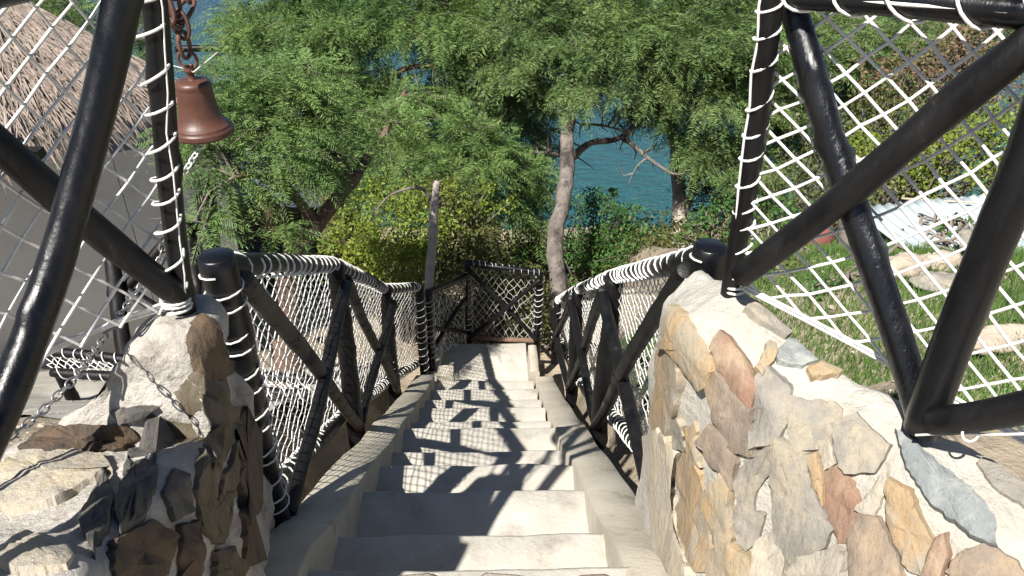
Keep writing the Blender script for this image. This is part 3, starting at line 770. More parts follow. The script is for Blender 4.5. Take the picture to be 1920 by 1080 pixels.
# cord from the foot of the V along the lower rail
lash.tube([Vb + Vector((-.03, -.03, -.01)), atD(1790, 812, 1.17), atD(1860, 815, 1.12), atD(1990, 812, 1.0)], .0022, n=5)
nt_.build('rope_net', M['rope'], ur); lash.build('tie_cord', M['rope'], ur)
lash = MB(); lash.ring(atD(1820, 812, 1.14), FWD, .013, .0022, tilt=.3); lash.build('cord_loop', M['rope'], ur)

# ------------------------------------------------------------------ bell
BD = 1.55
bc = atD(360, 150, BD)           # top of the bell shoulder
s_ = 118 * BD / F                # mouth diameter
Rm = s_ / 2
bell = thing('bell', 'red-brown painted bell hanging from a rusty chain by the left rope fence', 'bell', bc + Vector((0, 0, -.11)))
Hh = Rm * 1.45
prof = [(0.02 * Rm, .02 * Rm), (.30 * Rm, .02 * Rm), (.50 * Rm, -0.0232 * Rm), (.565 * Rm, -0.1044 * Rm), (.57 * Rm, -0.1972 * Rm), (.55 * Rm, -0.2552 * Rm), (.555 * Rm, -0.2784 * Rm), (.57 * Rm, -0.5220 * Rm), (.60 * Rm, -0.8700 * Rm),
        (.66 * Rm, -1.1368 * Rm), (.76 * Rm, -1.3224 * Rm), (.88 * Rm, -1.4500 * Rm), (.91 * Rm, -1.4639 * Rm), (.905 * Rm, -1.4964 * Rm), (.965 * Rm, -1.5776 * Rm), (.985 * Rm, -1.5950 * Rm), (.98 * Rm, -1.6356 * Rm), (1.0 * Rm, -1.7052 * Rm), (.985 * Rm, -1.7748 * Rm), (.93 * Rm, -1.7864 * Rm),
        (.84 * Rm, -1.6240 * Rm), (.60 * Rm, -1.2180 * Rm), (.50 * Rm, -0.6960 * Rm), (.48 * Rm, -0.2320 * Rm), (.02 * Rm, -0.1392 * Rm)]
q = MB(); q.lathe(bc, prof, 48); q.f = [tuple(reversed(f)) for f in q.f]; q.build('bell_body', M['bronze'], bell)
q = MB(); q.lathe(bc, [(.16 * Rm, .0), (.12 * Rm, .06 * Rm), (.10 * Rm, .22 * Rm), (.17 * Rm, .27 * Rm), (.17 * Rm, .36 * Rm), (.12 * Rm, .44 * Rm), (.01, .46 * Rm)], 20); q.f = [tuple(reversed(f)) for f in q.f]; q.build('crown', M['bronze'], bell)
ringc = bc + Vector((0, 0, .64 * Rm))
q = MB(); q.tube([ringc + (RGT * math.cos(a) + Vector((0, 0, 1)) * math.sin(a)) * .29 * Rm for a in np.linspace(0, 2 * math.pi, 22)[:-1]], .055 * Rm, n=8, closed=True); q.build('suspension_ring', M['rust'], bell)
clap = MB(); clap.tube([bc + Vector((0, 0, -.3 * Rm)), bc + Vector((.0, 0, -1.9 * Rm))], .05 * Rm, n=8); clap.lathe(bc + Vector((0, 0, -1.86 * Rm)), [(.001, -.1 * Rm), (.09 * Rm, -.06 * Rm), (.11 * Rm, 0), (.09 * Rm, .08 * Rm), (.001, .1 * Rm)], 12)
cl = clap.build('clapper', M['rust'], bell)
def chain_link(mb, c, t, side, ln, wd, r):
    t = Vector(t).normalized(); side = Vector(side); side = (side - t * side.dot(t)).normalized()
    pts = []
    for k in range(16):
        a = 2 * math.pi * k / 16
        x = math.cos(a); y = math.sin(a)
        pts.append(Vector(c) + side * (x * wd / 2) + t * (math.copysign(min(1, abs(y) ** .8), y) * (ln / 2)))
    mb.tube(pts, r, n=6, closed=True)
pc = MB(); d0 = bc + Vector((0, 0, -1.98 * Rm)); d1 = atD(345, 325, BD * 1.0)
for k in range(7):
    c = lerp(d0, d1, (k + .5) / 7); sdv = RGT if k % 2 else FWD
    chain_link(pc, c, d1 - d0, sdv + RGT * .4, (d1 - d0).length / 7 * 1.3, .010, .0016)
pc.build('pull_chain', M['white'], cl)
wr_ = MB(); wr_.tube([atD(305, 118, 1.5), bc + Vector((-.01, 0, .36 * Rm)), bc + Vector((.01, -.01, .30 * Rm)), atD(408, 98, BD)], .0011, n=5); wr_.build('tie_wire', M['rope'], bell)
# timber bracket carrying the bell
br0 = atD(283, -95, 1.37); br1 = atD(372, -120, BD)
q = MB(); q.pole(br0, br1 + (br1 - br0) * .35, .018, .016); q.build('bell_bracket', M['black'], ul)
# rusty chain from bracket to bell ring
hc = thing('hanging_chain', 'rusty iron chain holding the bell below its bracket', 'chain', ringc)
top_c = Vector((bc.x, bc.y, br1.z)); bot_c = ringc + Vector((0, 0, .26 * Rm))
n_l = int((top_c - bot_c).length / .036)
for k in range(n_l + 1):
    c = lerp(bot_c, top_c, (k + .35) / n_l) + Vector((.003 * math.sin(k * 2.1), 0, 0))
    q = MB(); chain_link(q, c, (0, 0, 1), (RGT if k % 2 else FWD) + RGT * .35, .052, .027, .0042); q.build('link', M['rust'], hc)
lc = thing('loose_chain', 'loop of heavy rusty chain slung between the post and the bell hanger', 'chain', atD(335, 30, 1.5))
pts = [atD(300, -12, 1.45), atD(318, 40, 1.47), atD(338, 38, 1.5), atD(356, 0, 1.53), atD(352, -40, 1.54)]
for k in range(len(pts) - 1):
    q = MB(); chain_link(q, lerp(pts[k], pts[k + 1], .5), pts[k + 1] - pts[k], (FWD if k % 2 else RGT) + RGT * .4, (pts[k + 1] - pts[k]).length * 1.25, .028, .0046); q.build('link', M['rust'], lc)
hk = MB(); hk.tube([atD(310, 50, 1.46), atD(316, 62, 1.45), atD(312, 95, 1.45), atD(306, 118, 1.44), atD(304, 100, 1.44)], .0045, n=7)
tag(hk.build('steel_hook', M['steel']), 'small bright steel hook on the post beside the bell chain', 'hook')

# steel chain draped from post to the lower left
sc_ = thing('steel_chain', 'grey steel chain draped from the bell post along the net hem to lower left', 'chain', atD(325, 380, 1.42))
cp = [atD(326, 372, 1.49), atD(316, 420, 1.50), atD(298, 490, 1.52), atD(258, 545, 1.48), atD(200, 625, 1.37), atD(140, 710, 1.20), atD(70, 780, 1.13), atD(0, 832, 1.07), atD(-70, 880, 1.0)]
dist = [0]
for a, b_ in zip(cp[:-1], cp[1:]): dist.append(dist[-1] + (b_ - a).length)
def along(s):
    return Vector([interp(s, dist, [p[i] for p in cp]) for i in range(3)])
proto = None; LN = .0215; nL = int(dist[-1] / (LN * .72))
q = MB(); chain_link(q, (0, 0, 0), (0, 0, 1), (1, 0, 0), LN, .0115, .0016)
me_link = None
for k in range(nL):
    s0 = k * LN * .72; c = along(s0 + LN * .36); t_ = (along(s0 + LN * .72) - along(s0)).normalized()
    if proto is None:
        proto = q.build('link', M['steel'], sc_); proto.data.transform(Matrix.Translation(root_loc(sc_))); o_ = proto
    else:
        o_ = proto.copy(); COL.objects.link(o_); o_.parent = sc_
    qr = t_.to_track_quat('Z', 'X')
    o_.rotation_mode = 'QUATERNION'
    from mathutils import Quaternion
    o_.rotation_quaternion = qr @ Quaternion((0, 0, 1), (math.pi / 2 if k % 2 else 0) + .5)
    o_.location = c - Vector(sc_.location)

# ------------------------------------------------------------------ vegetation
def unit(a): return a / np.maximum(np.linalg.norm(a, axis=-1, keepdims=True), 1e-9)
def sprays(P, D, Ln, K=12, pl=.055, pw=.010, droop=.3):
    """feathery pinnate sprays. P,D (n,3), Ln (n,). returns quads"""
    n = len(P); D = unit(D)
    t = (np.arange(K) + .6) / K
    Z = np.array([0, 0, 1.])
    S = unit(np.cross(D, Z) + npr.normal(0, .25, (n, 3)))
    base = P[:, None, :] + D[:, None, :] * (Ln[:, None] * t)[:, :, None] + Z * (-(droop * Ln)[:, None] * t ** 2)[:, :, None]
    out = []
    for sg in (-1, 1):
        dr = S[:, None, :] * sg + D[:, None, :] * (.55 + npr.normal(0, .18, (n, K, 1))) + Z * (-.28 + npr.normal(0, .22, (n, K, 1)))
        dr = unit(dr)
        l = pl * (.55 + .7 * np.sin(np.pi * np.clip(t * .85 + .12, 0, 1)))[None, :, None] * npr.uniform(.75, 1.25, (n, K, 1)) * (Ln[:, None, None] / .28) ** .5
        wv = unit(np.broadcast_to(D[:, None, :], dr.shape) + Z * npr.normal(0, .5, (n, K, 1))) * pw * .5
        a = base; tip = base + dr * l; md_ = base + dr * l * .45
        out.append(np.stack([a, md_ + wv, tip, md_ - wv], 2))
    return np.concatenate(out, 0).reshape(-1, 3)
def leaves(P, size, asp=.55, flat=.5):
    n = len(P)
    nrm = unit(npr.normal(0, 1, (n, 3)) + np.array([-.1, -.3, flat * 1.6]))
    u = unit(np.cross(nrm, npr.normal(0, 1, (n, 3)))); v = np.cross(nrm, u)
    s = size * npr.uniform(.65, 1.35, (n, 1))
    c = P
    return np.stack([c - u * s * .5, c + v * s * asp * .5 + u * s * .05, c + u * s * .5 - nrm * s * .1, c - v * s * asp * .5 + u * s * .05], 1).reshape(-1, 3)
def in_ball(n, c, r, squash=(1, 1, 1), shell=.5):
    d = unit(npr.normal(0, 1, (n, 3))); rr = r * npr.uniform(shell, 1.0, (n, 1)) ** .7
    return np.array(c) + d * rr * np.array(squash)
def limb(mb, pts, r0, r1, n=8, wob=.02):
    P = [Vector(p) for p in pts]; C = []; m_ = 6
    for i in range(len(P) - 1):
        for k in range(m_): 
            t = k / m_
            p0 = P[max(i - 1, 0)]; p1 = P[i]; p2 = P[i + 1]; p3 = P[min(i + 2, len(P) - 1)]
            C.append(.5 * ((2 * p1) + (p2 - p0) * t + (2 * p0 - 5 * p1 + 4 * p2 - p3) * t * t + (3 * p1 - p0 - 3 * p2 + p3) * t ** 3))
    C.append(P[-1])
    C = [c + Vector((nz(c, 4, 1), nz(c, 4, 5), nz(c, 4, 9))) * wob for c in C]
    k = len(C)
    mb.tube(C, [lerp(r0, r1, (i / (k - 1)) ** .8) * (1 + .12 * nz(C[i], 7, 2) + .12 * nz(C[i], 17, 3)) for i in range(k)], n=n)
    return C

def feather_crown(pads, dens=420, spray=.30, src=None, twigs=None):
    Ps = []; Ds = []; Ls = []
    for (px, py, d, r, sq) in pads:
        c = np.array(atD(px, py, d))
        n = int(dens * r * r * (1 + .0))
        # layered: clusters radiating from few hubs inside the pad
        hubs = in_ball(max(3, int(18 * r)), c, r * .75, (1, 1, sq), .0)
        h = hubs[npr.integers(0, len(hubs), n)]
        p = h + npr.normal(0, r * .17, (n, 3)) * np.array([1, 1, .55])
        dd = unit(p - h) * 1.0 + unit(h - c + 1e-6) * .8 + npr.normal(0, .35, (n, 3)) + np.array([0, -.15, -.12])
        Ps.append(p); Ds.append(dd); Ls.append(spray * npr.uniform(.6, 1.25, n))
        if twigs is not None:
            for hh in hubs:
                s0 = Vector(src(hh)) if src else Vector(c)
                hv = Vector(hh)
                twigs.tube([s0, lerp(s0, hv, .5) + Vector((nz(hv, 3), nz(hv, 3, 4), .6 * nz(hv, 3, 8) + .15)) * .12, hv], [.010, .007, .003], n=5, cap=False)
            for k in range(int(n * .10)):
                i = npr.integers(0, n); a = Vector(p[i]); e = Vector(unit(dd)[i]) * spray * 1.1
                twigs.tube([a - e * .3, a + e * .3, a + e + Vector((0, 0, -.05))], [.0035, .0025, .0012], n=4, cap=False)
    return np.concatenate(Ps), np.concatenate(Ds), np.concatenate(Ls)
def nearest_on(C):
    A = np.array([tuple(c) for c in C])
    return lambda h: A[np.argmin(((A - h) ** 2).sum(1))]

# --- tree with leaning brown trunk (left of the stairs)
t1 = thing('feathery_tree', 'feathery green tree with leaning brown trunk rising behind the left railing', 'tree', atD(530, 690, 4.9))
tb = MB(); C1 = []
base1 = atD(536, 700, 4.9); 
C1 += limb(tb, [base1 + Vector((0, 0, -.3)), atD(535, 600, 4.85), atD(548, 480, 4.8), atD(590, 420, 4.9), atD(660, 340, 5.0), atD(710, 270, 5.1), atD(760, 170, 5.3)], .118, .012, n=12)
tb.build('trunk', M['barkb'], t1)
lb = MB()
C1 += limb(lb, [atD(655, 345, 5.0), atD(610, 250, 4.9), atD(560, 190, 4.8)], .05, .02)
C1 += limb(lb, [atD(590, 420, 4.9), atD(520, 340, 4.6), atD(440, 330, 4.3)], .04, .012)
stub = limb(lb, [atD(515, 430, 4.75), atD(505, 395, 4.6), atD(490, 362, 4.5)], .05, .042)
limbs_t1 = lb.build('limbs', M['barkb'], t1)
tw = MB()
pads1 = [(730, 240, 5.1, .2, .7), (415, 300, 4.3, .27, .8), (375, 415, 4.2, .13, .9), (470, 215, 4.6, .40, .6), (580, 225, 4.8, .38, .6), (528, 425, 4.5, .13, 1.1), (500, 290, 4.5, .30, .5), (640, 300, 4.8, .22, .6), (385, 250, 4.5, .24, .7),
         (540, 150, 4.7, .30, .5), (560, 330, 4.6, .15, .6), (430, 170, 4.7, .2, .6)]
P, D, Ln = feather_crown(pads1, dens=2100, spray=.21, src=nearest_on(C1), twigs=tw)
fast_mesh('crown', sprays(P, D, Ln, K=17, pl=.044, pw=.0072), 4, M['leaf_m'], t1)
tw.build('twigs', M['twig'], limbs_t1)

# --- tree with pale trunk in the middle
t2 = thing('feathery_tree', 'feathery green tree with pale forked trunk growing behind the landing fence', 'tree', atD(1040, 600, 8.96))
tb = MB(); C2 = []
C2 += limb(tb, [atD(1036, 690, 7.7), atD(1040, 560, 7.8), atD(1046, 440, 7.9), atD(1062, 330, 8.1), atD(1070, 230, 8.4), atD(1080, 130, 9.09), atD(1110, 20, 9.34)], .105, .06, n=12, wob=.06)
tb.build('trunk', M['bark'], t2)
lb = MB()
C2 += limb(lb, [atD(1066, 300, 8.96), atD(1110, 265, 8.83), atD(1165, 258, 8.83), atD(1200, 215, 8.83), atD(1240, 150, 8.83)], .05, .02)
C2 += limb(lb, [atD(1165, 258, 8.83), atD(1215, 295, 8.70), atD(1260, 325, 8.70), atD(1300, 322, 8.70)], .03, .01)
C2 += limb(lb, [atD(1050, 290, 8.96), atD(1000, 285, 8.83), atD(960, 310, 8.83)], .03, .008)
C2 += limb(lb, [atD(1078, 160, 9.09), atD(1000, 190, 8.83), atD(920, 170, 8.70), atD(850, 155, 8.58)], .06, .02)
C2 += limb(lb, [atD(1078, 150, 9.09), atD(1180, 110, 8.83), atD(1300, 90, 8.70), atD(1390, 120, 8.58)], .05, .015)
C2 += limb(lb, [atD(1090, 235, 8.96), atD(1130, 235, 8.83), atD(1190, 255, 8.70)], .02, .01)
C2 += limb(lb, [atD(1040, 330, 8.96), atD(1000, 320, 8.70), atD(970, 350, 8.58)], .012, .005)
C2 += limb(lb, [atD(1215, 295, 8.70), atD(1190, 315, 8.70), atD(1180, 345, 8.70)], .012, .005)
limbs_t2 = lb.build('limbs', M['bark'], t2)
tw = MB()
for k in range(90):
    a = atD(rnd.uniform(890, 1250), rnd.uniform(150, 330), rnd.uniform(8.6, 9.3)); s0 = Vector(nearest_on(C2)(np.array(a)))
    tw.tube([s0, lerp(s0, a, .5) + Vector((rnd.gauss(0, .06), 0, rnd.gauss(.03, .06))), a], [.012, .008, .003], n=4, cap=False)
pads2 = [(x, y, d * 1.28, r * 1.30, q_) for x, y, d, r, q_ in [(1000, -50, 6.6, .5, .5), (1150, -50, 6.6, .5, .5), (1300, -50, 6.6, .5, .5), (1420, -20, 6.6, .5, .5), (1210, 200, 7.2, .22, .5), (1000, 50, 6.4, .55, .5), (1130, 70, 6.4, .6, .5), (1260, 60, 6.4, .6, .5), (1370, 60, 6.4, .55, .5), (1080, 140, 6.5, .40, .5), (1200, 130, 6.5, .42, .5), (1310, 150, 6.6, .5, .5), (1380, 190, 6.6, .4, .6), (960, 110, 6.4, .30, .5),
         (1320, 255, 6.9, .4, .6), (1390, 290, 6.9, .35, .7), (1255, 195, 6.8, .22, .5), (1440, 100, 6.6, .6, .6), (1530, 60, 6.9, .6, .6), (1620, 90, 7.2, .55, .5), (1480, 200, 7.0, .35, .6), (990, 180, 7.0, .2, .5), (1020, 245, 7.1, .16, .6)]]
P, D, Ln = feather_crown(pads2, dens=1150, spray=.30, src=nearest_on(C2), twigs=tw)
fast_mesh('crown', sprays(P, D, Ln, K=17, pl=.062, pw=.0105), 4, M['leaf_m2'], t2)
tw.build('twigs', M['twig'], limbs_t2)

# --- feathery tree behind the yellow bush, upper left of the middle
t5 = thing('feathery_tree', 'large feathery tree with dark twisted limbs behind the yellow-green bush', 'tree', atD(640, 500, 9.2))
tb = MB(); C5 = limb(tb, [atD(640, 520, 9.2), atD(620, 380, 9.0), atD(600, 250, 8.9), atD(590, 130, 8.9), atD(570, 20, 9.0)], .15, .07, n=12)
tb.build('trunk', M['barkb'], t5)
lb = MB()
C5 += limb(lb, [atD(610, 300, 8.9), atD(660, 240, 8.7), atD(700, 180, 8.6), atD(760, 130, 8.6), atD(860, 120, 8.6)], .08, .02)
C5 += limb(lb, [atD(660, 240, 8.7), atD(740, 240, 8.5), atD(830, 250, 8.5), atD(900, 300, 8.5)], .05, .015)
C5 += limb(lb, [atD(600, 250, 8.9), atD(660, 110, 8.7), atD(760, 40, 8.6), atD(880, 10, 8.6)], .06, .015)
C5 += limb(lb, [atD(590, 130, 8.9), atD(520, 90, 8.7), atD(450, 60, 8.6)], .04, .012)
limbs_t5 = lb.build('limbs', M['barkb'], t5)
tw = MB()
for k in range(70):
    a = atD(rnd.uniform(680, 960), rnd.uniform(60, 300), rnd.uniform(8.5, 9.2)); s0 = Vector(nearest_on(C5)(np.array(a)))
    tw.tube([s0, lerp(s0, a, .5) + Vector((rnd.gauss(0, .08), 0, rnd.gauss(.03, .08))), a], [.014, .009, .004], n=4, cap=False)
pads5 = [(930, 390, 8.4, .3, .9), (990, 330, 8.6, .3, .8), (1010, 400, 8.8, .2, .9), (880, 240, 8.2, .3, .6), (560, -40, 8.8, .6, .5), (700, -50, 8.8, .7, .5), (850, -50, 8.8, .7, .5), (700, 240, 8.9, .55, .6), (860, 250, 9.4, .5, .6), (960, 350, 9.6, .35, .6), (860, 90, 9.2, .5, .5), (990, 210, 9.8, .4, .6), (640, 230, 8.6, .5, .6), (590, 120, 8.7, .5, .5), (640, 300, 8.5, .35, .6), (500, 60, 8.8, .5, .5), (730, 340, 8.2, .35, .7), (860, 180, 9.6, .5, .6), (960, 170, 9.0, .5, .5), (930, 250, 9.0, .45, .6), (700, 250, 8.8, .5, .6), (560, 120, 8.8, .5, .5), (500, 130, 8.8, .3, .5), (980, 100, 8.8, .5, .5), (1000, 285, 9.4, .25, .6), (1010, 370, 9.6, .25, .6), (540, 50, 8.6, .75, .5), (660, 40, 8.6, .8, .5), (790, 30, 8.5, .75, .5), (900, 30, 8.6, .7, .5), (740, 190, 8.4, .50, .5), (880, 285, 8.3, .55, .6), (660, 140, 8.5, .55, .5), (840, 330, 8.0, .38, .9), (600, 190, 8.7, .5, .6), (760, 290, 8.2, .5, .6), (690, 330, 8.3, .4, .6), (920, 350, 8.2, .3, .8), (830, 110, 8.6, .32, .5), (440, 20, 8.8, .3, .5), (820, 200, 8.6, .25, .6), (900, 200, 8.8, .25, .6)]
P, D, Ln = feather_crown(pads5, dens=1150, spray=.30, src=nearest_on(C5), twigs=tw)
fast_mesh('crown', sprays(P, D, Ln, K=17, pl=.062, pw=.0105), 4, M['leaf_m'], t5)
tw.build('twigs', M['twig'], limbs_t5)

# --- pale broken stem and the grey trunk on the right
t3 = thing('dead_tree', 'slim pale dead trunk standing in front of the yellow-green bush', 'tree', atD(806, 560, 6.3))
tb = MB(); limb(tb, [atD(800, 640, 6.3), atD(806, 530, 6.3), atD(812, 430, 6.3), atD(818, 340, 6.3)], .047, .033, n=10, wob=.015); tb.build('trunk', M['barkp'], t3)
lb = MB(); limb(lb, [atD(812, 385, 6.3), atD(790, 355, 6.3), atD(740, 360, 6.4), atD(700, 400, 6.5)], .02, .006); lb.build('branch', M['bark'], t3)
t4 = thing('tree', 'grey twin-stemmed tree trunk near the shore, right of the blue water', 'tree', atD(1275, 470, 10))
tb = MB(); C4 = limb(tb, [atD(1278, 520, 10), atD(1275, 430, 10), atD(1272, 340, 10), atD(1265, 260, 10), atD(1250, 180, 10)], .13, .06, n=10)
limb(tb, [atD(1280, 420, 10), atD(1300, 350, 10), atD(1330, 280, 10)], .07, .03); trunk_t4 = tb.build('trunk', M['barkp'], t4)
tw = MB(); P, D, Ln = feather_crown([(1350, 320, 9.9, .45, .6), (1410, 350, 9.6, .5, .6), (1260, 215, 9.8, .3, .5), (1370, 390, 9.6, .35, .7)], dens=500, spray=.3, src=nearest_on(C4), twigs=tw)
fast_mesh('crown', sprays(P, D, Ln, K=10, pl=.07, pw=.02), 4, M['leaf_o'], t4); tw.build('twigs', M['twig'], trunk_t4)

# --- tree behind the hut
t7 = thing('feathery_tree', 'green feathery tree behind the thatched hut, seen through the left rope net', 'tree', atD(215, 420, 9.6))
tb = MB(); C7 = limb(tb, [atD(215, 480, 9.6), atD(225, 330, 9.6), atD(215, 200, 9.6), atD(190, 80, 9.7)], .11, .04, n=10); trunk_t7 = tb.build('trunk', M['barkb'], t7)
tw = MB(); P, D, Ln = feather_crown([(200, 150, 9.6, .55, .6), (120, 40, 9.8, .6, .6), (250, 50, 9.6, .42, .6), (235, 260, 9.2, .4, .6), (170, 240, 9.4, .4, .6), (290, 200, 9.4, .3, .6), (50, 10, 9.9, .5, .5)], dens=1000, spray=.3, src=nearest_on(C7), twigs=tw)
fast_mesh('crown', sprays(P, D, Ln, K=15, pl=.062, pw=.012), 4, M['leaf_m2'], t7); tw.build('twigs', M['twig'], trunk_t7)

# --- spreading tree beyond the bushes on the right
t6 = thing('feathery_tree', 'green feathery tree seen through the top of the right rope net', 'tree', atD(1600, 420, 10))
tb = MB(); C6 = limb(tb, [atD(1600, 430, 10), atD(1610, 300, 10), atD(1600, 200, 9.9), atD(1580, 90, 9.9)], .12, .05, n=10)
C6 += limb(tb, [atD(1605, 260, 10), atD(1680, 160, 9.7), atD(1760, 90, 9.5)], .06, .02); trunk_t6 = tb.build('trunk', M['barkb'], t6)
tw = MB(); P, D, Ln = feather_crown([(1500, 60, 9.4, .75, .6), (1620, 70, 9.5, .75, .6), (1740, 40, 9.5, .6, .5), (1560, 170, 9.4, .6, .6), (1680, 180, 9.6, .6, .6), (1490, 270, 9.4, .5, .7), (1600, 270, 9.6, .5, .6), (1440, 200, 9.4, .5, .6), (1850, 60, 9.8, .6, .6), (1790, 180, 9.8, .5, .6), (1430, 360, 9.2, .4, .7)], dens=900, spray=.3, src=nearest_on(C6), twigs=tw)
fast_mesh('crown', sprays(P, D, Ln, K=15, pl=.062, pw=.012), 4, M['leaf_m2'], t6); tw.build('twigs', M['twig'], trunk_t6)

# --- bushes
def bush(name, label, cat, blobs, leafmat, size, dens, asp=.6, group=None, base=None, flat=.5, stems=10, dry=None):
    Ps = []; sm = MB()
    c0 = atD(*blobs[0][:3]) if base is None else base
    gx, gy = c0.x, c0.y
    gp = Vector((gx, gy, terrain(gx, gy)))
    t = thing(name, label, cat, gp, group)
    for (px, py, d, r, sq) in blobs:
        c = np.array(atD(px, py, d)); n = int(dens * r * r)
        hubs = in_ball(max(6, int(40 * r)), c, r, (1, 1, sq), .25)
        h = hubs[npr.integers(0, len(hubs), n)]
        Ps.append(h + npr.normal(0, r * .16, (n, 3)))
        for hh in hubs[::max(1, len(hubs) // stems)]:
            hv = Vector(hh); sm.tube([gp + Vector((rnd.gauss(0, .08), rnd.gauss(0, .08), -.1)), lerp(gp, hv, .55) + Vector((rnd.gauss(0, .1), rnd.gauss(0, .1), .1)), hv], [.014, .009, .003], n=5, cap=False)
    P = np.concatenate(Ps)
    fast_mesh('foliage', leaves(P, size, asp, flat), 4, M[leafmat], t)
    sm.build('stems', M['twig'], t)
    return t
bush('bush', 'yellow-green bush behind the left railing and slim pale trunk', 'bush', [(740, 430, 7.2, .55, .8), (905, 375, 7.9, .28, .8), (650, 440, 7.2, .32, .7), (830, 380, 7.6, .3, .8), (690, 470, 6.8, .42, .7), (790, 420, 7.2, .40, .8), (640, 480, 6.9, .30, .7), (760, 500, 6.7, .36, .6)], 'leaf_y', .034, 9000)
bush('bush', 'olive leafy bush between the slim pale trunk and the landing fence', 'bush', [(960, 430, 8.8, .35, .8), (880, 420, 7.6, .5, .8), (900, 480, 7.4, .45, .7), (850, 370, 7.7, .4, .7), (940, 520, 7.6, .4, .6)], 'leaf_o', .036, 6500)
bush('bush', 'fresh green bush around the pale forked trunk, before the water', 'bush', [(1090, 450, 9.2, .55, .8), (1000, 450, 9.0, .42, .9), (1130, 400, 9.3, .40, .8), (1170, 440, 9.4, .38, .7), (1130, 490, 9.0, .5, .6), (1185, 410, 9.6, .25, .8), (990, 500, 8.8, .4, .6), (1140, 355, 9.5, .16, 1.2)], 'leaf_g', .048, 5600, asp=.42)
bush('bush', 'small bright green bush in front of the grey shore tree', 'bush', [(1340, 420, 8.5, .32, .8), (1300, 460, 8.5, .25, .7), (1370, 380, 8.8, .3, .8)], 'leaf_g', .05, 4500)
bush('bush', 'dark olive scrub seen through the landing fence', 'bush', [(930, 570, 7.4, .5, .5), (830, 560, 7.2, .45, .6), (990, 590, 7.6, .4, .5)], 'leaf_o', .036, 4500, dry=1)
bush('bush', 'brown dry scrub at the foot of the landing fence', 'bush', [(920, 585, 7.6, .25, .5), (970, 600, 7.5, .2, .4)], 'leaf_d', .03, 5000)
# right hand side seen through the rope net
bush('bush', 'yellow and olive bush behind the right rope fence, upper right', 'bush', [(1750, 260, 6.0, .42, .7), (1830, 300, 5.7, .40, .6), (1680, 300, 6.3, .38, .7), (1880, 220, 5.8, .40, .8), (1720, 340, 5.9, .28, .6)], 'leaf_y', .032, 8000)
bush('bush', 'reddish brown dry bush at the top right behind the rope fence', 'bush', [(1760, 90, 6.8, .45, .7), (1860, 110, 6.6, .45, .7), (1680, 150, 7.0, .4, .7), (1900, 150, 6.3, .35, .7)], 'leaf_d', .034, 5500)
bush('bush', 'olive bush behind the crossing of the right fence poles', 'bush', [(1560, 270, 6.8, .42, .8), (1520, 340, 6.6, .36, .8), (1620, 370, 6.4, .36, .7), (1650, 220, 6.9, .36, .7)], 'leaf_o', .034, 6500)
bush('bush', 'dark green low bush left of the red clay jar', 'bush', [(1470, 420, 6.2, .35, .8), (1450, 480, 5.6, .28, .8), (1500, 500, 5.0, .22, .7)], 'leaf_g', .036, 6500)
bush('bush', 'small yellow-green weed clump beside the pale roof sheets', 'bush', [(1715, 435, 4.7, .12, .9), (1735, 455, 4.6, .10, .9)], 'leaf_y', .026, 16000, stems=4)
bush('bush', 'tall leafy weeds growing through the pale roof sheets', 'bush', [(1775, 425, 4.35, .06, 1.2), (1795, 445, 4.3, .06, 1), (1810, 415, 4.35, .05, 1.2), (1765, 440, 4.3, .05, 1)], 'leaf_g', .034, 14000, stems=4)
bush('bush', 'low green weeds between the rocks and the right fence', 'bush', [(1640, 560, 3.6, .16, .5), (1700, 545, 3.7, .14, .5), (1560, 560, 3.7, .18, .6), (1770, 520, 3.8, .12, .5)], 'leaf_g', .022, 14000, stems=3)
bush('bush', 'leafy green weeds under the pale roof sheets', 'bush', [(1690, 480, 4.3, .14, .6), (1760, 490, 4.2, .14, .6), (1840, 500, 4.0, .12, .6), (1620, 500, 4.4, .18, .6), (1660, 450, 4.8, .16, .7)], 'leaf_g', .03, 9000, stems=4)
bush('bush', 'dark green shrub directly behind the right fence post foot', 'bush', [(1480, 540, 4.4, .22, .6), (1540, 520, 4.6, .2, .7), (1440, 520, 4.8, .2, .7)], 'leaf_o', .032, 8000, stems=4)
bush('bush', 'bushy scrub far up the slope at the right', 'bush', [(1950, 330, 5.2, .35, .7), (2030, 300, 5.4, .5, .8)], 'leaf_o', .034, 6000)
# undergrowth down the slope (ground cover)
UP = []
for k in range(5200):
    x = npr.normal(.5, 3.6); y = npr.uniform(7.2, 20)
    if abs(x) > 12 : continue
    z = terrain(x, y)
    h = npr.uniform(.05, .8) * (.5 + .5 * nz((x, y, 0), .8, 4) + .3)
    UP.append((x, y, z, max(.05, h)))
UP = np.array(UP)
pp = np.repeat(UP, 18, 0)
pts_ = np.stack([pp[:, 0] + npr.normal(0, .16, len(pp)), pp[:, 1] + npr.normal(0, .16, len(pp)), pp[:, 2] + pp[:, 3] * npr.uniform(.1, 1, len(pp))], 1)
tag(fast_mesh('undergrowth', leaves(pts_, .06, .5, .4), 4, M['leaf_o']), 'mixed green undergrowth covering the slope down to the shore', 'undergrowth', kind='stuff')
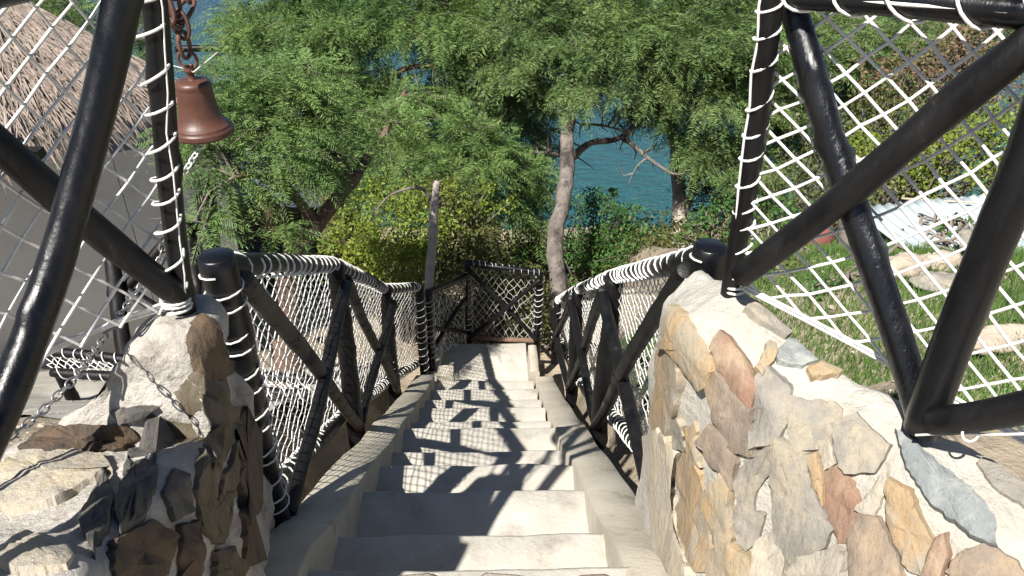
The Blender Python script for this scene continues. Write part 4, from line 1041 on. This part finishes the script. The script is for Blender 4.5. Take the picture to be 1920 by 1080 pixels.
# grass
def grass(n, f, hgt, wdt):
    V = []
    for k in range(n):
        x, y = f(); z = terrain(x, y); h = hgt * rnd.uniform(.4, 1.3); a = rnd.uniform(0, 6.28); w_ = wdt
        dx, dy = math.cos(a) * w_, math.sin(a) * w_; lx, ly = rnd.gauss(0, .35) * h, rnd.gauss(0, .35) * h
        V += [(x - dx, y - dy, z - .01), (x + dx, y + dy, z - .01), (x + lx, y + ly, z + h)]
    return np.array(V)
def gpos():
    while True:
        x = rnd.uniform(.9, 4.2); y = rnd.uniform(1.6, 5.2)
        if nz((x, y, 0), 1.1, 12) > -.38 + .45 * smooth(x, 1.5, 2.6) - .35 * smooth(y, 2.4, 3.4): return x, y
tag(fast_mesh('grass', grass(110000, gpos, .045, .0034), 3, M['grass']), 'short green grass on the bank behind the right wall', 'grass', kind='stuff')

# ------------------------------------------------------------------ rocks
def boulder(label, c, sx, sy, sz, material, seed, name='rock', group=None):
    import bmesh
    bm = bmesh.new(); bmesh.ops.create_icosphere(bm, subdivisions=4, radius=1)
    for v in bm.verts:
        p = v.co.copy()
        d = 1 + .45 * nz(p, 1.1, seed) + .25 * nz(p, 2.6, seed + 2) + .14 * nz(p, 7, seed + 4)
        q_ = Vector((p.x * sx, p.y * sy, p.z * sz)) * d
        q_.z = round(q_.z / (sz * .45)) * sz * .45 * .5 + q_.z * .5
        v.co = q_
    me = bpy.data.meshes.new(name); bm.to_mesh(me); bm.free()
    o = link(name, me, material, None, True); o.location = c
    tag(o, label, 'rock', group); return o
def onground(px, py, z0=-1.6):
    p = atZ(px, py, z0)
    for _ in range(12):
        zt = terrain(p.x, p.y); p = atZ(px, py, lerp(p.z, zt, .7))
    return Vector((p.x, p.y, terrain(p.x, p.y)))
boulder('long tan layered rock lying on dirt behind the V of poles', onground(1880, 650) + Vector((0, 0, .02)), .17, .06, .04, M['rock'], 3)
boulder('pale knobbly rock below the pale roof sheets, by the glossy pole', onground(1690, 510) + Vector((0, 0, .02)), .12, .08, .07, M['rock'], 9)
boulder('tan rock just left of the upright fence pole', onground(1760, 500) + Vector((0, 0, .02)), .08, .07, .055, M['rock'], 15)
boulder('flat grey slab of rock beside grass at the right', onground(1760, 545) + Vector((0, 0, .03)), .12, .08, .04, M['s_grey'], 21)
# ------------------------------------------------------------------ roof sheets on the ground
def sheet(label, c, dx, dy, nrm_tilt, mtl, wl=.076):
    mb = MB(); c = Vector(c); n = 60; rows = []
    dx = Vector(dx); dy = Vector(dy); nr = dx.cross(dy).normalized()
    for th in (0.0,):
        for j in range(9):
            row = []
            for i in range(n + 1):
                u = i / n - .5; v = j / 8 - .5
                p = c + dx * u + dy * v + nr * (.009 * math.sin(2 * math.pi * u * dx.length / wl) + .02 * nz((u * 2, v * 2, 0), 1.5, c.x))
                row.append(p)
            rows.append(row)
    mb.grid(rows)
    low = [[p - nr * .004 for p in r_] for r_ in rows]
    k = len(mb.v); mb.grid(low)
    n0 = len(rows[0])
    for j in range(8):
        for i in (0, n):
            a = j * n0 + i; b_ = (j + 1) * n0 + i; mb.f.append((a, b_, b_ + k, a + k))
    for j in (0, 8):
        for i in range(n):
            a = j * n0 + i; mb.f.append((a, a + 1, a + 1 + k, a + k))
    return tag(mb.build('roof_sheet', mtl), label, 'roof sheet')
sh = atD(1810, 430, 4.4)
sheet('large pale corrugated roof sheet lying on weeds behind the right fence', sh, (1.05, .35, -.10), (-.16, .66, .05), 0, M['sheet'])
sheet('white roof sheet overlapping the larger one, farther up the slope', atD(1850, 388, 4.7), (.9, .12, .06), (-.1, .22, .05), 0, M['sheet'])
sheet('grey roof sheet leaning at the right edge', atD(1915, 500, 3.9), (.55, -.25, -.22), (.12, .2, .02), 0, M['s_grey'])
sheet('narrow offcut of roof sheet tilted beside the glossy pole', atD(1705, 405, 4.9), (.26, .05, .05), (.0, .12, .08), 0, M['sheet'])
pk = MB(); pk.pole(atD(1690, 372, 4.75), atD(1830, 380, 4.6), .007, .006, knots=0); tag(pk.build('bamboo_cane', M['rock']), 'thin pale cane lying across the roof sheets', 'cane')
# red clay jar and grey stump
jp = onground(1528, 470, -2.6)
q = MB(); jc = atD(1528, 440, 5.2); q.lathe(jc, [(.001, -.14), (.08, -.14), (.12, -.05), (.12, .03), (.09, .10), (.075, .12), (.09, .15), (.08, .15), (.065, .12), (.001, .10)], 20); q.f = [tuple(reversed(f)) for f in q.f]
tag(q.build('clay_jar', M['redclay']), 'dull red clay jar among bushes behind the right fence poles', 'jar')
stp = MB(); limb(stp, [atD(1592, 520, 5.2), atD(1590, 450, 5.2), atD(1588, 395, 5.25)], .075, .06, n=10); tag(stp.build('tree_stump', M['bark']), 'grey stump right of the clay jar', 'stump')
wp = MB(); c = atD(1236, 452, 14); wp.tube([c, c + Vector((0, 0, .30)), c + Vector((0, 0, .36))], [.05, .05, .02], n=10); tag(wp.build('marker_post', M['white']), 'small white marker post at the water edge', 'post')

# ------------------------------------------------------------------ thatched hut on the left
hut = thing('thatched_hut', 'grey walled hut with shaggy palm thatch roof at far left', 'hut', (-3.6, 5.2, -4.4))
W0 = Vector((-2.72, 5.19, 0)); W1 = Vector((-5.10, 3.55, 0))
def wallbox(mb, a, b_, z0, z1, th):
    d = (b_ - a).normalized(); n_ = Vector((-d.y, d.x, 0)); c = (a + b_) / 2 + n_ * th / 2
    mb.box(Vector((c.x, c.y, (z0 + z1) / 2)), d * (b_ - a).length / 2, n_ * th / 2, Vector((0, 0, (z1 - z0) / 2)))
BK = Vector((-1.55, 1.50, 0))
q = MB(); wallbox(q, W1, W0, -5.3, -1.86, .18); q.build('wall', M['render'], hut, smooth=False)
q = MB(); wallbox(q, W0 + BK * .125, W0 + BK, -5.3, -1.86, .18); q.build('wall', M['render'], hut, smooth=False)
q = MB(); wallbox(q, W0 + Vector((.004, .003, 0)), Vector((-2.12, 5.62, 0)), -5.3, -2.22, .9); q.build('side_wall', M['render'], hut, smooth=False)
ez = -1.80
cr = [Vector((-3.15, 4.52, ez)), Vector((-2.38, 5.56, ez)), Vector((-4.2, 7.6, ez)), Vector((-6.9, 4.8, ez)), Vector((-5.35, 2.95, ez))]
ap0 = Vector((-4.0, 6.0, -1.10)); ap1 = Vector((-6.0, 4.3, -1.10))
q = MB(); q.add([cr[0], cr[1], cr[2], cr[3], cr[4], ap0, ap1] + [c - Vector((0, 0, .08)) for c in cr],
                [(4, 0, 5, 6), (0, 1, 5), (1, 2, 5), (2, 3, 6, 5), (3, 4, 6), (11, 10, 9, 8, 7), (0, 4, 11, 7), (1, 0, 7, 8), (2, 1, 8, 9), (3, 2, 9, 10), (4, 3, 10, 11)]); roof_ = q.build('roof', M['thatch_d'], hut, smooth=False)
V = []
def strips(A, B, C, D, n):     # A,B eave ends, C,D apex ends (over B, over A)
    for k in range(n):
        u = npr.uniform(); v = npr.uniform() ** 1.2
        e = A * (1 - u) + B * u; t_ = D * (1 - u) + C * u
        p = e * (1 - v) + t_ * v; dn = unit(e - t_); sd_ = unit(B - A)
        up_ = np.cross(sd_, dn); up_ = up_ if up_[2] > 0 else -up_
        dn = unit(dn + sd_ * npr.normal(0, .24) + up_ * npr.normal(.03, .08) + np.array([0, 0, -.25])); ln = npr.uniform(.2, .5); w_ = sd_ * npr.uniform(.002, .0065)
        p = p + up_ * npr.uniform(.02, .10)
        q1 = p + dn * ln * .6; q2 = p + dn * ln + np.array([0, 0, -.10 * npr.uniform()])
        V.extend([p - w_, p + w_, q1 + w_ * .8, q1 - w_ * .8, q1 - w_ * .8, q1 + w_ * .8, q2 + w_ * .2, q2 - w_ * .2])
A = [np.array(c) for c in cr]; a0 = np.array(ap0); a1 = np.array(ap1)
strips(A[4], A[0], a0, a1, 15000); strips(A[0], A[1], a0, a0, 5000)
fast_mesh('thatch', np.array(V), 4, M['thatch'], roof_)
# black downlight bracket on the hut wall under the eave
q = MB(); c = atD(60, 288, 4.6); q.box(c, (.06, 0, 0), (0, .04, 0), (0, 0, .03)); q.tube([c, c + Vector((-.1, 0, .02))], .012, n=6); q.build('wall_lamp', M['black'], hut, smooth=False)

# timber handrail in front of the hut
tr = thing('timber_handrail', 'dark pole handrail with slanted rail in front of the grey hut wall', 'handrail', atD(230, 660, 4.3))
for a, b_, r_ in (((208, 480), (240, 690), .045), ((385, 340), (400, 560), .06), ((352, 420), (372, 600), .05)):
    q = MB(); q.pole(atD(*b_, 4.3), atD(*a, 4.3), r_, r_ * .9); q.build('post', M['black2'], tr)
for a, b_, r_ in (((236, 540), (345, 415), .03), ((205, 525), (330, 600), .03), ((300, 470), (420, 400), .025)):
    q = MB(); q.pole(atD(*a, 4.35), atD(*b_, 4.35), r_); q.build('rail', M['black2'], tr)
# dark timber railing against the sea, behind the bell
sr = thing('timber_railing', 'distant dark timber railing against blue water right of the bell', 'railing', atD(400, 130, 9))
q = MB(); q.pole(atD(330, 92, 9), atD(480, 90, 9), .04); q.build('rail', M['black2'], sr)
q = MB(); q.pole(atD(398, 92, 9), atD(430, 130, 9), .025); q.build('brace', M['black2'], sr)
q = MB(); q.pole(atD(470, 60, 9), atD(475, 210, 9), .05); q.build('post', M['black2'], sr)

# building with flat slab under the trees
hb = thing('flat_roof_building', 'low building with blue-grey flat roof slab under the feathery tree', 'building', atD(470, 450, 9) + Vector((0, 0, -2)))
c0 = atD(465, 370, 9.0)
q = MB(); q.box(c0 + Vector((0, .8, -.06)), (1.0, 0, 0), (0, .8, 0), (0, 0, .07)); q.build('roof_slab', M['slate_tone'], hb, smooth=False)
q = MB(); q.box(c0 + Vector((0, .95, -.45)), (.92, 0, 0), (0, .7, 0), (0, 0, .318)); q.build('wall', M['thatch_d'], hb, smooth=False)
q = MB(); q.box(c0 + Vector((0, .5, -.90)), (1.0, 0, 0), (0, 1.1, 0), (0, 0, .13)); q.build('floor_slab', M['slate_tone'], hb, smooth=False)
q = MB(); q.box(c0 + Vector((0, .7, -2.2)), (.95, 0, 0), (0, .8, 0), (0, 0, 1.17)); q.build('base_wall', M['render'], hb, smooth=False)

# low rope-wound fence across the lower path
lf = thing('low_rope_fence', 'low double rail fence wound with white rope on the lower path', 'fence', atD(320, 700, 4.0))
a0_ = atD(78, 658, 4.15); a1_ = atD(580, 712, 4.0); b0_ = atD(98, 698, 4.1); b1_ = atD(580, 742, 3.95)
for n_, p, q_, r_ in (('top_rail', a0_, a1_, .027), ('bottom_rail', b0_, b1_, .027)):
    q = MB(); q.pole(p, q_, r_, knots=1); q.build(n_, M['black2'], lf)
wraps(lf, a0_, a1_, .027, .0035, .06); wraps(lf, b0_, b1_, .027, .003, .08)
nt_ = MB(); net(nt_, bil(a0_, a1_, b1_, b0_, .02, Vector((0, 1, 0))), 66, 6, .0025, knot=0); nt_.build('rope_net', M['rope'], lf)
for f in (.04, .5, .96):
    p = lerp(a0_, a1_, f); q = MB(); q.pole((p.x, p.y + .02, terrain(p.x, p.y) - .1), p, .035); q.build('post', M['black2'], lf)

# loose stones and grit on the bare ground beside the stairs
V = []
for k in range(2600):
    if k % 3 == 0: x = rnd.uniform(-1.3, -.72); y = rnd.uniform(1.7, 5.5)
    elif k % 3 == 1: x = rnd.uniform(.9, 3.2); y = rnd.uniform(1.2, 4.2)
    else: x = rnd.uniform(-2.6, -1.0); y = rnd.uniform(1.5, 4.0)
    r_ = .006 + .016 * rnd.random() ** 3; c = np.array((x, y, terrain(x, y) + r_ * .3))
    a = rnd.uniform(0, 6.28); e = np.array([(math.cos(a + i * 1.57) * r_ * rnd.uniform(.7, 1.2), math.sin(a + i * 1.57) * r_ * rnd.uniform(.7, 1.2), rnd.uniform(-.2, .2) * r_) for i in range(4)])
    t_ = c + np.array((0, 0, r_ * .6)); b_ = c - np.array((0, 0, r_ * .6))
    for i in range(4): V += [c + e[i], c + e[(i + 1) % 4], t_, c + e[(i + 1) % 4], c + e[i], b_]
tag(fast_mesh('gravel', np.array(V), 3, M['rock']), 'loose grit and small stones on the bare ground beside the stairs', 'gravel', kind='stuff')
